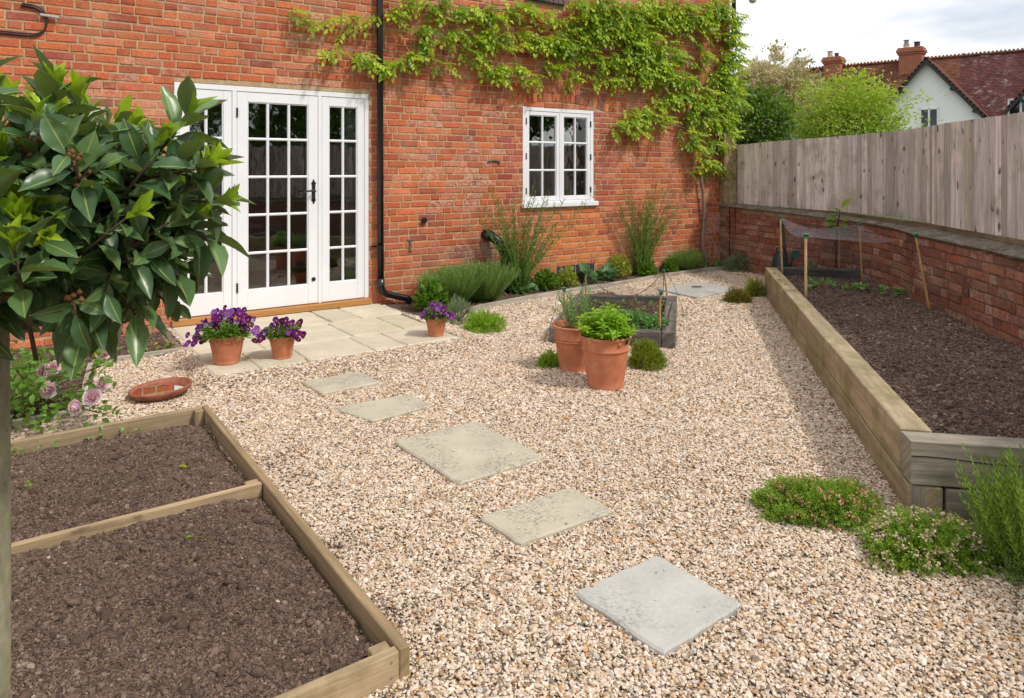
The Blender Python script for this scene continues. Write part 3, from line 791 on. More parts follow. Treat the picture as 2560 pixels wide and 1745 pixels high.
hd.tube([WP(-.604, -.01, 1.275), WP(-.604, .045, 1.275)], .011, 10); hd.tube([WP(-.604, .04, 1.275), WP(-.66, .044, 1.277), WP(-.70, .045, 1.272), WP(-.728, .042, 1.262)], [.011, .010, .008, .011], 10)
hd.build('handle', MAT['black'], door)
kh = MB(); kh.tube([WP(-.604, -.013, .375), WP(-.604, -.004, .375)], .021, 16); kh.build('escutcheon', MAT['black'], door)
ts = MB(); ts.wbox(-1.935, .012, -.08, .045, .062, ZT-.002, .006); ts.build('threshold', MAT['threshold'], house, label='oak threshold under the glazed doors')
# curtain behind the side panel
cu = MB()
def curtain(s0, s1, t, z0, z1, name, parent, m, lean=0.):
    n = 40; vs, fs, qs = [], [], []
    for i in range(n+1):
        for j, zz in enumerate((z0, (z0+z1)/2, z1)):
            s = s0+(s1-s0)*i/n; vs.append(WP(s+lean*(j), t+.02*math.sin(i*1.1), zz)); qs.append((s*20, zz*20, 0))
    for i in range(n):
        for j in range(2): fs.append((i*3+j, i*3+3+j, i*3+4+j, i*3+1+j))
    return meshobj(name, vs, fs, m, parent, None, [(1, 1, 1)]*len(vs), qs, True)
MAT['drape'] = simple('pale_curtain_cloth', (.42, .41, .38), .9, .1, .1, 5.)
def f_patt(nt):
    q = attr(nt, 'q', 'Vector'); v = nd(nt, 'ShaderNodeTexVoronoi', {'Vector': vmul(nt, q, (1.6, .9, 1.)), 'Scale': 1.3})
    return pbsdf(nt, mixc(nt, mrange(nt, v.outputs['Distance'], .25, .4), (.16, .05, .06, 1), (.62, .58, .54, 1)), .9, .1)
MAT['pattern'] = mat('patterned_curtain_cloth', f_patt)
curtain(-.20, -.085, -.16, .15, 2.2, 'curtain', door, MAT['drape'])

# --- casement window
wf = MB()
wf.wbox(2.035, 2.088, -.09, -.006, 1.075, 2.273); wf.wbox(3.142, 3.196, -.09, -.006, 1.075, 2.273)
wf.wbox(2.088, 3.142, -.09, -.0075, 2.222, 2.273); wf.wbox(2.088, 3.142, -.09, -.0075, 1.075, 1.094); wf.wbox(2.622, 2.645, -.09, -.0075, 1.094, 2.222)
win = wf.build('casement_window', MAT['white'], house, label='white two-casement window of twelve panes')
for s0, s1 in ((2.090, 2.620), (2.647, 3.140)):
    m = MB(); op = frame_panel(m, s0, s1, 1.097, 2.219, .045, .048, .048, -.056, -.012, 2, 3)
    m.build('casement', MAT['white'], win)
    g = MB(); g.wbox(op[0]+.003, op[1]-.003, -.040, -.036, op[2]+.003, op[3]-.003, .0005); g.build('glass', MAT['glass'], win)
sl = MB(); sl.wbox(2.012, 3.245, -.09, .045, 1.015, 1.073, .006); sl.build('sill', MAT['white'], win)
for s0 in (2.086, 3.146):
    for zz in (2.09, 1.655, 1.225): hinge(win, s0, zz, -.006, .07)
curtain(2.96, 3.05, -.14, 1.05, 2.25, 'curtain', win, MAT['pattern']); curtain(3.06, 3.35, -.2, 1.05, 2.25, 'curtain', win, MAT['drape'])
# window above (only its sill is in the photograph)
uw = MB(); op = frame_panel(uw, 2.11, 2.69, 3.70, 4.7, .06, .06, .06, -.07, -.02, 2, 3); o = uw.build('upper_window', MAT['white'], house)
g = MB(); g.wbox(op[0], op[1], -.05, -.046, op[2], op[3], .0005); g.build('glass', MAT['glass'], o)
# roof slab, far above the frame
rf = MB(); rf.box(WP(-8.3, .35, HZ), D*14.5, -N*4.2+UP*2.6, UP*.15, .01); rf.build('roof', simple('house_roof_tile', (.20, .085, .06), .85, .15, .3, 12.), house)
# small fittings let into the wall
wm = MB(); p_ = wsz(*c2(370, 1280))
wm.tube([WP(p_[0], -.01, p_[1]), WP(p_[0], .03, p_[1])], .030, 16); wm.tube([WP(p_[0]+.004, .028, p_[1]), WP(p_[0]+.004, .034, p_[1])], .016, 12)
tag(wm.build('overflow_pipe', MAT['black'], None, WP(p_[0], 0, p_[1])), 'short round black overflow pipe end poking out of the brick wall', 'pipe')
wm = MB(); p_ = wsz(*c2(290, 1425)); ir = simple('rusty_grey_iron', (.16, .125, .10), .8, .3, .35, 40.)
wm.wbox(p_[0]-.008, p_[0]+.008, -.01, .014, p_[1]-.065, p_[1]+.065); wm.wbox(p_[0]-.03, p_[0]+.03, -.01, .012, p_[1]+.05, p_[1]+.068); wm.wbox(p_[0]-.022, p_[0]+.022, -.01, .012, p_[1]-.072, p_[1]-.056)
tag(wm.build('wall_tie', ir, None, WP(p_[0], 0, p_[1])), 'small rusty I-shaped iron tie set in the bricks right of the drainpipe', 'wall tie')
wm = MB(); p_ = wsz(*c2(775, 940)); pts = [WP(p_[0]-.085+.17*i/10, .012, p_[1]+.02*math.sin(math.pi*i/10)) for i in range(11)]
wm.tube(pts, .012, 6); wm.wbox(p_[0]+.07, p_[0]+.09, -.01, .02, p_[1]-.03, p_[1]+.01)
tag(wm.build('iron_bracket', ir, None, WP(p_[0], 0, p_[1])), 'curved dark iron bracket on the bricks left of the casement window', 'bracket')

# --- drainpipe
dp = thing('drainpipe', 'tall black plastic drainpipe running down beside the glazed doors', 'drainpipe', WP(.088, .06, 0))
m = MB(); m.tube([WP(.086, .065, 5), WP(.092, .065, 3.3), WP(.104, .065, .28)], .034, 20); m.build('pipe', MAT['pipe'], dp, smooth=True)
m = MB(); m.tube([WP(.104, .065, .33), WP(.106, .065, .235), WP(.125, .068, .185), WP(.17, .075, .158), WP(.38, .10, .095), WP(.41, .105, .08), WP(.425, .108, .03)], [.040, .040, .040, .036, .036, .041, .041], 16); m.build('shoe', MAT['pipe'], dp, smooth=True)
for zz in (.66, 2.6, 4.3):
    m = MB(); m.tube([WP(.098, .065, zz-.022), WP(.098, .065, zz+.022)], .0385, 20); m.wbox(.02, .098, -.01, .03, zz+.005, zz+.02); m.build('clip', MAT['pipe'], dp)
# --- fat elbowed waste pipe behind the tall grassy plant
wp = thing('waste_pipe', 'fat black elbowed waste pipe leaving the wall behind tall wispy stems', 'pipe', WP(1.60, .1, 0))
m = MB(); m.tube([WP(1.47, -.02, .72), WP(1.50, .06, .715), WP(1.55, .12, .665), WP(1.62, .16, .56), WP(1.65, .17, .47), WP(1.655, .17, .0)], [.055, .058, .058, .055, .058, .055], 20); m.build('pipe', MAT['pipe'], wp, smooth=True)
m = MB(); m.tube([WP(1.652, .17, .40), WP(1.652, .17, .46)], .064, 20); m.build('collar', MAT['pipe'], wp)
m = MB(); m.tube([WP(1.48, .04, .717), WP(1.505, .075, .705)], .066, 20); m.build('collar', MAT['pipe'], wp)
# --- black cable loop at the upper left, wires for the climber
m = MB(); base = WP(-2.9, 0, 2.7)
arc = [WP(-3.5, .012, 2.60), WP(-3.1, .012, 2.595)]+[WP(-2.99+.105*math.cos(a), .012, 2.715+.12*math.sin(a)) for a in np.linspace(-1.45, 1.5, 12)]+[WP(-3.06, .012, 2.838)]
m.tube(arc, .008, 8); m.tube([p+N*.002+UP*.016+D*.006 for p in arc], .006, 8)
tag(m.build('cable', MAT['black'], None, base, True), 'black cable bent in a loop on the bricks at the upper left', 'cable')
WIRES = [(-2.82, 2.765, .12, 2.757), (-2.7, 2.99, 1.4, 3.02), (.15, 2.62, 2.4, 2.53), (2.3, 3.08, 5.6, 3.16), (2.9, 2.50, 5.5, 2.55), (3.4, 2.10, 5.6, 2.08)]
WLAB = ['thin wire with a metal strainer stretched over the bricks above the glazed doors', 'topmost thin wire crossing the bricks left of the drainpipe', 'thin wire crossing from the drainpipe to the brick arch',
        'thin wire through the dense upper foliage of the climber', 'thin wire through the climber right of the brick arch', 'lowest thin wire, carrying the side branch right of the casement window']
for (a, za, b_, zb), lab in zip(WIRES, WLAB):
    m = MB(); m.tube([WP(a+(b_-a)*i/12, .03, za+(zb-za)*i/12+.01*math.sin(i)) for i in range(13)], .0022, 5)
    if za == 2.765: m.tube([WP(-2.93, .03, 2.775), WP(-2.80, .03, 2.766)], .012, 6)
    tag(m.build('training_wire', simple('galvanised_wire', (.42, .42, .42), .4, .5, .1), None, WP(a, 0, za)), lab, 'wire', 'wires stretched across the house wall for the climber')
# corner rainwater pipe and globe lamp at the far upper corner
m = MB(); m.tube([WP(6.07, .03, 5.0), WP(6.07, .03, 3.4)], .034, 12)
tag(m.build('corner_pipe', MAT['pipe'], None, WP(6.07, 0, 3.4), True), 'black pipe at the far corner of the house among the leaves', 'pipe')
lp = thing('globe_lamp', 'pale round lamp on an arm at the far upper corner of the house', 'lamp', WP(6.03, 0, 4.1))
m = MB(); m.tube([WP(6.02, -.02, 4.24), WP(6.25, .10, 4.26), WP(6.42, .12, 4.24)], .014, 8); m.build('arm', MAT['black'], lp)
m = MB(); m.lathe(WP(6.42, .12, 4.17), [(.001, -.07), (.04, -.055), (.062, -.02), (.06, .03), (.035, .06), (.001, .07)], 20); m.build('globe', simple('opal_glass', (.62, .58, .50), .3, .5, .03), lp, smooth=True)

# ================================================================== PATIO AND STEPPING SLABS
pm = MB()
pm.prism([WP(s, t) for s, t in [(-1.945, .02), (-1.945, .64), (-1.95, 1.25), (-1.98, 1.83), (.02, 1.85), (.02, 1.31), (.06, .64), (.1, .02)]], -.02, .050, (1, 1, 1), 1)
def stone(mb, quad, z0, z1, col, mi=0, jit=.006, c=.008):
    pts = []
    for i in range(4):
        a, b_ = np.array(quad[i]), np.array(quad[(i+1) % 4]); n = 9
        nrm = np.array([b_[1]-a[1], a[0]-b_[0]]); nrm = nrm/(np.linalg.norm(nrm)+1e-9)
        for k in range(n):
            f = k/n; e = random.uniform(-jit, jit) if k else 0.
            if k == 0: p = a+(np.mean(quad, 0)-a)*.018
            else: p = a+(b_-a)*f+nrm*e
            pts.append(WP(p[0], p[1]))
    mb.prism(pts, z0, z1, col, mi, c)
rows = [  # (t0, t1, s breaks) measured on the photograph
    (.03, .645, [-1.945, -1.30, -.66, -.365, .085]),
    (.655, 1.285, [-1.95, -1.47, -.72, -.235, .035]),
    (1.30, 1.845, [-1.975, -1.66, -1.30, -.77, -.485, .02])]
for t0, t1, br in rows:
    for a, b_ in zip(br[:-1], br[1:]):
        k = random.uniform(.9, 1.08); cc = (k, k*random.uniform(.97, 1.0), k*random.uniform(.92, 1.))
        sk = random.uniform(-.012, .012)
        stone(pm, [(a+.008, t0), (b_-.008, t0+sk), (b_-.008, t1), (a+.008, t1)], .0, .060+random.uniform(-.0015, .0015), cc)
tag(pm.build('patio', [MAT['patio'], MAT['pointing']]), 'cream sandstone paving with pale joints in front of the glazed doors', 'patio', None, 'structure')

slab_lab = dict(a='pale stepping slab nearest the patio, long side parallel to it', b='narrow stepping slab with dark lichen on its left half, second from the patio',
                c='largest stepping slab, cream with a grey lichen patch, middle of the path', d='oblong stepping slab with lichen-specked right end, between the largest and the grey one',
                e='smooth grey square stepping slab nearest the camera')
def groundslab(k, name, label, cat, m, z1, grp=None):
    q_ = ALLSLABS[k]; c = np.mean(q_, 0); zz = float(gh(*WP(c[0], c[1])[:2]))
    mb = MB(); stone(mb, q_, zz-.03, zz+z1, (1, 1, 1), 0, .005, .007)
    return tag(mb.build(name, m, None, WP(c[0], c[1], 0)), label, cat, grp)
for k in 'abcd': groundslab(k, 'stepping_slab', slab_lab[k], 'stepping stone', MAT['slab'], .019, 'stepping slabs across the gravel')
groundslab('e', 'stepping_slab', slab_lab['e'], 'stepping stone', MAT['greyslab'], .019, 'stepping slabs across the gravel')
mh = groundslab('m', 'manhole_cover', 'grey concrete drain cover lying in the gravel beyond the small raised bed', 'drain cover', MAT['concrete'], .03)
m = MB(); cpt = WP(3.80, 1.22, .045); m.tube([cpt+np.array([.06*math.cos(a), .03*math.sin(a), 0]) for a in np.linspace(0, 5.6, 16)], .006, 6)
m.build('lifting_ring', ir, mh)

# ================================================================== SOIL
def soil(name, poly, zf, step, label, amp=.02, clods=0, seed=0, cs=(.004, .016), kind='stuff', cview=None, mulch=False, ctone=1.22):
    P = np.array(poly)[:, :2]; lo = P.min(0); hi = P.max(0)
    X, Y = np.meshgrid(np.arange(lo[0], hi[0]+step, step), np.arange(lo[1], hi[1]+step, step), indexing='ij')
    hz = lambda x, y: zf(x, y)+amp*(fbm(x*7+seed, y*7+seed, 5)-.5)*2+amp*.8*(fbm(x*2.2+seed, y*3+seed, 2)-.4)+amp*.9*np.maximum(fbm(x*22+seed, y*22, 3)-.5, 0)
    Z = hz(X, Y)
    ni, nj = X.shape; ii = np.arange(ni*nj).reshape(ni, nj)
    Fq = np.stack([ii[:-1, :-1], ii[1:, :-1], ii[1:, 1:], ii[:-1, 1:]], -1).reshape(-1, 4)
    cx = X[:-1, :-1]+step/2; cy = Y[:-1, :-1]+step/2; ins = inpoly(cx.ravel(), cy.ravel(), P); Fq = Fq[ins]
    V = np.stack([X, Y, Z], -1).reshape(-1, 3); used = np.unique(Fq); mp = np.zeros(len(V), int); mp[used] = np.arange(len(used))
    o = tag(meshobj(name, V[used], mp[Fq], MAT['soil'], None, None, None, None, True), label, 'soil', None, kind)
    if clods:
        n = clods*3; x = rng.uniform(lo[0], hi[0], n); y = rng.uniform(lo[1], hi[1], n); k = inpoly(x, y, P)
        if cview is not None: k &= cview(x, y)
        x, y = x[k][:clods], y[k][:clods]; n = len(x)
        r = cs[0]*np.exp(rng.exponential(.34, n)); big = rng.random(n) < .0016; r[big] = cs[1]*rng.uniform(1.0, 1.9, big.sum()); r = np.where(big, r, np.minimum(r, cs[1]*rng.uniform(.6, 1., n)))
        S = r[:, None]*np.stack([rng.uniform(.8, 1.5, n), rng.uniform(.7, 1.1, n), rng.uniform(.5, 1., n)], 1)
        Ro = rng.uniform(-.6, .6, (n, 3)); Ro[:, 2] = rng.uniform(0, 6.28, n)
        pal = np.array([(.155, .104, .082), (.115, .078, .062), (.070, .047, .038), (.20, .142, .112), (.24, .18, .14), (.36, .29, .22)])
        c = pal[rng.choice(6, n, p=[.36, .33, .18, .11, .016, .004])]*rng.uniform(.8, 1.2, (n, 1)); c[big] = np.array([.12, .08, .062])*rng.uniform(.7, 1.2, (big.sum(), 1)); c *= ctone*(.72+.5*fbm(x*2.5+seed, y*2.5, 3))[:, None]
        st_ = rng.random(n) < (.10 if mulch else .04)                            # straw-like fibres
        S[st_] = np.stack([rng.uniform(.008, .024, st_.sum()), rng.uniform(.0012, .0022, st_.sum()), rng.uniform(.0008, .0014, st_.sum())], 1)
        c[st_] = np.array([.26, .175, .11])*rng.uniform(.5, 1.2, (st_.sum(), 1))
        z = hz(x, y)+r*.15
        sc_ = scatter('soil_crumbs', np.stack([x, y, z], 1), S, Ro, np.concatenate([c, np.ones((n, 1))], 1), CLOD)
        sc_.parent = o; sc_['kind'] = 'stuff'
    return o, hz
ZB = .088                                                     # top of the left bed's boards
def zleft(x, y):
    s, t = ST(np.stack([x, y], -1)); e = np.clip((BED_S1-.05-s)/.12, 0, 1)
    return .018+.026*e+.008*np.sin(t*1.9)+.014*np.exp(-((t-4.25)/.4)**2)*e-.016*np.exp(-((t-3.7)/.12)**2)-.035*np.clip((.18-(t-BED_T0))/.18, 0, 1)
inner = [WP(BED_S0, BED_T0+.02)[:2], WP(BED_S1-.02, BED_T0+.02)[:2], WP(BED_S1-.02, BED_T1-.02)[:2], WP(BED_S0, BED_T1-.02)[:2]]
soilL, hzL = soil('soil', inner, zleft, .011, 'dark crumbly soil filling the board-edged vegetable bed', .019, 115000, 3, (.0021, .012), cview=lambda x, y: (x > -.74*y-.35) & (y > 1.3), mulch=True)
zright = lambda x, y: .235+.035*np.exp(-((x-2.6)/.5)**2)+.02*np.exp(-((x-3.4)/.25)**2)-.0*y
rbin = [(1.80, 3.12), (3.08, 8.32), (4.12, 8.16), (4.1, 7.8), (4.0, 7.2), (3.72, 5.5), (3.2, 2.9)]
soilR, hzR = soil('soil', rbin, zright, .022, 'bare brown soil in the oak raised bed along the garden wall', .034, 60000, 50, (.0036, .015), cview=lambda x, y: x < y*.72+.35, ctone=1.55)
cbin = [tuple(np.mean(cbpoly, 0)+(np.array(p)-np.mean(cbpoly, 0))*.93) for p in cbpoly]
soilC, hzC = soil('soil', cbin, lambda x, y: .085+0*x, .03, 'damp dark soil inside the small square raised bed', .012, 3000, 80, (.006, .014))
soilH, hzH = soil('soil', stripoly, lambda x, y: .035+0*x, .035, 'soil of the narrow flower border along the house wall', .014, 6000, 110, (.006, .018))
soilS, hzS = soil('soil', rosepoly, lambda x, y: .02+0*x, .035, 'leaf-strewn soil of the rose border left of the patio', .014, 7000, 140, (.005, .016), cview=lambda x, y: x > -.74*y-.2)

# ================================================================== TIMBER
def wbeam(mb, s0, s1, t0, t1, z0, z1, c=.004, col=(1, 1, 1)): mb.wbox(s0, s1, t0, t1, z0, z1, c, col)
def tone(a=.1): return tuple([random.uniform(1-a, 1+a)]*3)
vb = thing('vegetable_bed', 'low bed edged with thin softwood boards and split by a divider board', 'raised bed', WP(BED_S1, BED_T1, 0))
def bpart(name, s0, s1, t0, t1, z0, z1, lab=None, m='board', col=None):
    mb = MB(); mb.wbox(s0, s1, t0, t1, z0, z1, .004, col or tone()); return mb.build(name, MAT[m], vb, label=lab)
bpart('board', BED_S0, BED_S1+.0, BED_T0, BED_T0+.034, -.03, ZB, 'back board beside the rose border', col=(.92, .93, .95))
bpart('board', BED_S1+.001, BED_S1+.036, BED_T0+.002, BED_T1+.03, -.03, ZB+.002, 'long board beside the stepping slabs', col=(.86, .84, .8))
bpart('board', BED_S0, BED_S1+.0, BED_T1, BED_T1+.032, -.04, ZB-.001, 'clean pale front board with two screws', col=(1.25, 1.3, 1.35))
bpart('board', BED_S0, BED_S1-.003, BED_TD, BED_TD+.030, -.02, ZB-.004, 'divider board across the bed', col=(1.05, 1.05, 1.05))
bpart('corner_post', BED_S1-.062, BED_S1-.001, BED_T1-.058, BED_T1-.001, -.05, ZB-.016); bpart('corner_post', BED_S1-.05, BED_S1-.001, BED_T0+.036, BED_T0+.085, -.05, ZB-.002, col=(.8, .8, .8))
bpart('corner_post', BED_S1-.062, BED_S1-.001, BED_TD-.055, BED_TD-.002, -.05, ZB-.012)
for zz in (.062, .018):
    k = MB(); k.tube([WP(BED_S1-.026, BED_T1+.031, zz), WP(BED_S1-.026, BED_T1+.0335, zz)], .0042, 10); k.build('screw', simple('steel_screw', (.2, .2, .19), .4, .5, .1), vb)

def beam(mb, a, b_, wdir, w, z0, z1, col, c=.006):
    a = np.array([a[0], a[1], z0]); b_ = np.array([b_[0], b_[1], z0]); wd = unit(np.array([wdir[0], wdir[1], 0.]))*w
    mb.box(a, b_-a, wd, UP*(z1-z0), c, col)
rb = thing('oak_raised_bed', 'long wedge-shaped raised bed of two courses of oak sleepers', 'raised bed', (RB_NEAR[0], RB_NEAR[1], 0))
dl = RB_FAR-RB_NEAR; Ll = np.linalg.norm(dl); ul = dl/Ll; wl = np.array([ul[1], -ul[0]])
def lp_(f): return RB_NEAR+ul*f
ZM, ZT2 = .142, .335
lowj = [.012, 2.62, 3.66, Ll]; upj = [.16, 1.94, 3.95, Ll]
for i in range(3):
    mb = MB(); o_ = wl*random.uniform(0, .004)
    beam(mb, lp_(lowj[i]+.003)+o_, lp_(lowj[i+1]-.003)+o_, wl, .135, -.05, ZM-.002, tone(.12)); mb.build('lower_sleeper', MAT['oak'], rb)
for i in range(3):
    mb = MB(); o_ = wl*random.uniform(.001, .006)
    beam(mb, lp_(upj[i]+.003)+o_, lp_(upj[i+1]-.003)+o_, wl, .135, ZM+.002, ZT2+random.uniform(-.003, .003), tone(.12)); mb.build('upper_sleeper', MAT['oak'], rb)
fd = unit(np.array([.985, -.175])); fn_ = np.array([fd[1], -fd[0]])                     # front timber, running off to the right
fn2 = np.array([.175, .985])
fo = np.array([1.712, 3.055])
mb = MB(); beam(mb, fo, fo+fd*1.55, fn2, .125, ZM+.004, ZT2-.004, (.95, .95, .95), .0025); mb.build('front_sleeper', MAT['greyoak'], rb, label='grey front sleeper with a long drying crack')
mb = MB(); beam(mb, fo+fd*.004+fn2*.004, fo+fd*.13+fn2*.004, fn2, .11, -.05, ZM-.004, (.8, .8, .8)); mb.build('front_block', MAT['greyoak'], rb)
mb = MB(); beam(mb, fo+fd*.14, fo+fd*1.55, fn2, .12, -.05, ZM-.006, (.85, .85, .87)); mb.build('front_sleeper', MAT['greyoak'], rb)
ck = MB(); pts = [np.array([*(fo+fd*(.002+1.5*i/24)-fn2*.0012), .268-.045*(i/24)+.004*math.sin(i*.9)]) for i in range(25)]
ck.tube(pts, .0022, 5); ck.build('drying_crack', simple('dark_crack', (.015, .012, .01), .9, .1, .1), rb)
mb = MB(); beam(mb, (3.10, 8.27), (4.05, 8.12), (.15, 1), .12, -.05, .345, (1, 1, 1.05)); mb.build('cross_sleeper', MAT['oldsleeper'], rb, label='dark cross sleeper closing the far end')
for f, dz in ((5.0, 0), (4.75, 0), (4.5, 0), (4.2, 0)):
    ck = MB(); a = lp_(f)+wl*random.uniform(.02, .08)
    ck.tube([np.array([a[0]+ul[0]*x*.1+wl[0]*.012*math.sin(x*9), a[1]+ul[1]*x*.1, ZT2+.0025]) for x in np.linspace(0, 1, 6)], .0018, 4); ck.build('drying_crack', bpy.data.materials['dark_crack'], rb)

cb = thing('small_raised_bed', 'small square raised bed of weathered grey-black sleepers in the gravel', 'raised bed', (*CB['nr'], 0))
def inner_off(a, b_, c_): a, b_, c_ = map(np.array, (a, b_, c_)); n = np.array([-(b_-a)[1], (b_-a)[0]]); n = n/np.linalg.norm(n); return n if np.dot(c_-a, n) > 0 else -n
ctr = np.mean(cbpoly, 0)
nr, nl, fr_, fl = [np.array(CB[k]) for k in ('nr', 'nl', 'fr', 'fl')]
def cbeam(a, b_, w, z1, col, cut0=0., cut1=0.):
    a, b_ = np.array(a), np.array(b_); d = unit(b_-a); mb = MB(); beam(mb, a+d*cut0, b_-d*cut1, inner_off(a, b_, ctr), w, -.04, z1, col, .008); return mb.build('sleeper', MAT['oldsleeper'], cb)
cbeam(nr, fr_, .115, .137, (1.15, 1.12, 1.1)); cbeam(nl, fl, .115, .136, (1.35, 1.33, 1.3)); cbeam(nr, nl, .10, .133, (1.1, 1.08, 1.05), .118, .118); cbeam(fr_, fl, .10, .134, (.95, .95, 1.), .118, .118)

# edging boards
def edging(pts, label, w=.03, z1=.055, n_joint=2):
    mb = MB()
    for a, b_ in zip(pts[:-1], pts[1:]):
        a, b_ = np.array(a), np.array(b_); A, B = WP(*a), WP(*b_); d = unit(B-A); n = np.array([d[1], -d[0], 0])
        mb.box(A+UP*-.04-d*.002, (B-A)+d*.004, n*w, UP*(z1+.04+random.uniform(-.004, .004)), .003, tone(.08))
    return tag(mb.build('edging_board', MAT['edging'], None, WP(*pts[0])), label, 'edging', 'low timber edging of the borders')
edging(EDGE, 'long thin timber edging curving along the flower border under the casement window')
edging([(-1.97, .815), (-2.62, .83)], 'short weathered edging board left of the patio', .035, .045)
edging([(-2.62, .86), (-2.70, 1.45), (-2.74, 2.0)], 'timber edging between the rose bush and the water dish', .035, .04)
edging([(-2.74, 2.04), (-3.6, 2.10), (-4.6, 2.16)], 'timber edging in front of the rose bush, beside the vegetable bed', .035, .042)

# ================================================================== GARDEN WALL AND FENCE
gwall = thing('garden_wall', 'low old brick garden wall with mossy cement coping under the fence', 'wall', gw(2.)[0])
bm = MB(); LEN = GWs[-1]; z = -.02; row = 0
while z < .95:
    s = .0+(row % 2)*.17+random.uniform(-.01, .02); k = row % 2
    while s < LEN-.3:
        L = (.225 if (k % 2 == 0) else .112)+random.uniform(-.012, .012); k += 1
        p, zt, n = gw(s); p2, _, _ = gw(s+L); e = p2-p; e = e/np.linalg.norm(e)
        if z+.08 < zt-.012 and e[1] < .9:
            wash = random.choice([0, .3, .6, .9]) if random.random() < .5 else 0
            col = brickcol('garden')
            if s < 2.6 and random.random() < .5: col = brickcol((.27, .075, .045))
            crack = False
            brick(bm, p, e, np.array([-e[1], e[0], 0])*(1 if np.dot([-e[1], e[0], 0], n) > 0 else -1), z+.006, z+.080-.006, L, col, wash, .03, random.uniform(-.007, .004)-(.02 if crack else 0), .006)
        s += L+.012
    z += .080; row += 1
n_ = 160; vs, fs = [], []
for i in range(n_+1):
    s = LEN*i/n_
    for off, zz in ((-.017, -.1), (-.017, None), (-.36, None), (-.36, -.1)):
        p, zt, n = gw(s, off); vs.append((p[0], p[1], zt-.02 if zz is None else zz))
for i in range(n_):
    for j in range(3): a = i*4+j; fs.append((a, a+1, a+5, a+4))
bm.add(vs, fs, (1, 1, 1), None, 1)
bm.build('brick_wall', [MAT['oldbrick'], MAT['mortar2']], gwall)
cm = MB(); n_ = 420; vs, fs = [], []
for i in range(n_+1):                                          # ragged cement coping
    s = LEN*i/n_; j = fbn(s*3.1, 3.); j2 = fbn(s*9., 9.)
    for off, dz in ((.012+.03*j2*j, -.03+.02*j2), (.020+.035*j2*j, -.008), (-.03, .012+.012*j), (-.20, .022+.014*j), (-.37, .02), (-.37, -.04)):
        p, zt, n = gw(s, off); vs.append((p[0], p[1], zt+dz-.01))
for i in range(n_):
    for j in range(5): a = i*6+j; fs.append((a, a+1, a+7, a+6))
cm.add(vs, fs)
def f_coping(nt):
    p = pos(nt); n = noise(nt, p, 7., 6., .7); m2 = noise(nt, p, 24., 5., .7)
    c = mixc(nt, mrange(nt, n, .38, .62), (.12, .105, .085, 1), (.27, .235, .19, 1))
    c = mixc(nt, mrange(nt, m2, .56, .64, 0., .7), c, (.46, .42, .36, 1))
    c = mixc(nt, mrange(nt, noise(nt, p, 13., 5., .7), .56, .66, 0., .8), c, (.16, .12, .05, 1))
    return pbsdf(nt, c, .95, .1, noise(nt, p, 40., 6., .7), .9, .015)
cm.build('coping', mat('mossy_coping', f_coping), gwall)
# a vertical straight joint and a rendered stub where the wall once carried on upwards
for s_ in (.26, .40):
    st_ = MB(); st_.tube([gw(s_, .004)[0]+UP*zz for zz in np.linspace(.2 if s_ < .3 else .55, .93, 8)], .005, 5); st_.build('straight_joint', bpy.data.materials['dark_crack'], gwall)
p_, _, n = gw(.13); e = -np.array([-n[1], n[0], 0]); e = e if e[1] < 0 else -e           # e: away from the house along the wall
sm = MB(); wd = -n
prof = [(0., .94), (.225, .94), (.225, 1.86), (.19, 1.93), (.12, 1.99), (.05, 2.10), (0., 2.14)]
o_ = p_+n*.01
for f0, f1 in ((0, 1),):
    vs = [o_+wd*a+UP*zz for a, zz in prof]+[o_+wd*a+UP*zz-e*.22 for a, zz in prof]; k = len(prof)
    sm.add(vs, [tuple(range(k))]+[(i, (i+1) % k, k+(i+1) % k, k+i) for i in range(k)])
stub = sm.build('rendered_stub', MAT['render'], gwall, label='tan rendered stub of the former taller wall against the house corner')
sb = MB()
for i in range(11):
    for a in (-.006, .20):
        if random.random() < .8: brick(sb, o_+wd*(a+random.uniform(-.004, .008))+e*.002, wd, e, 1.0+i*.08, 1.07+i*.08, random.uniform(.02, .045), brickcol('garden'), .3, .02, 0., .006)
sb.build('ragged_brick_edge', MAT['oldbrick'], gwall)

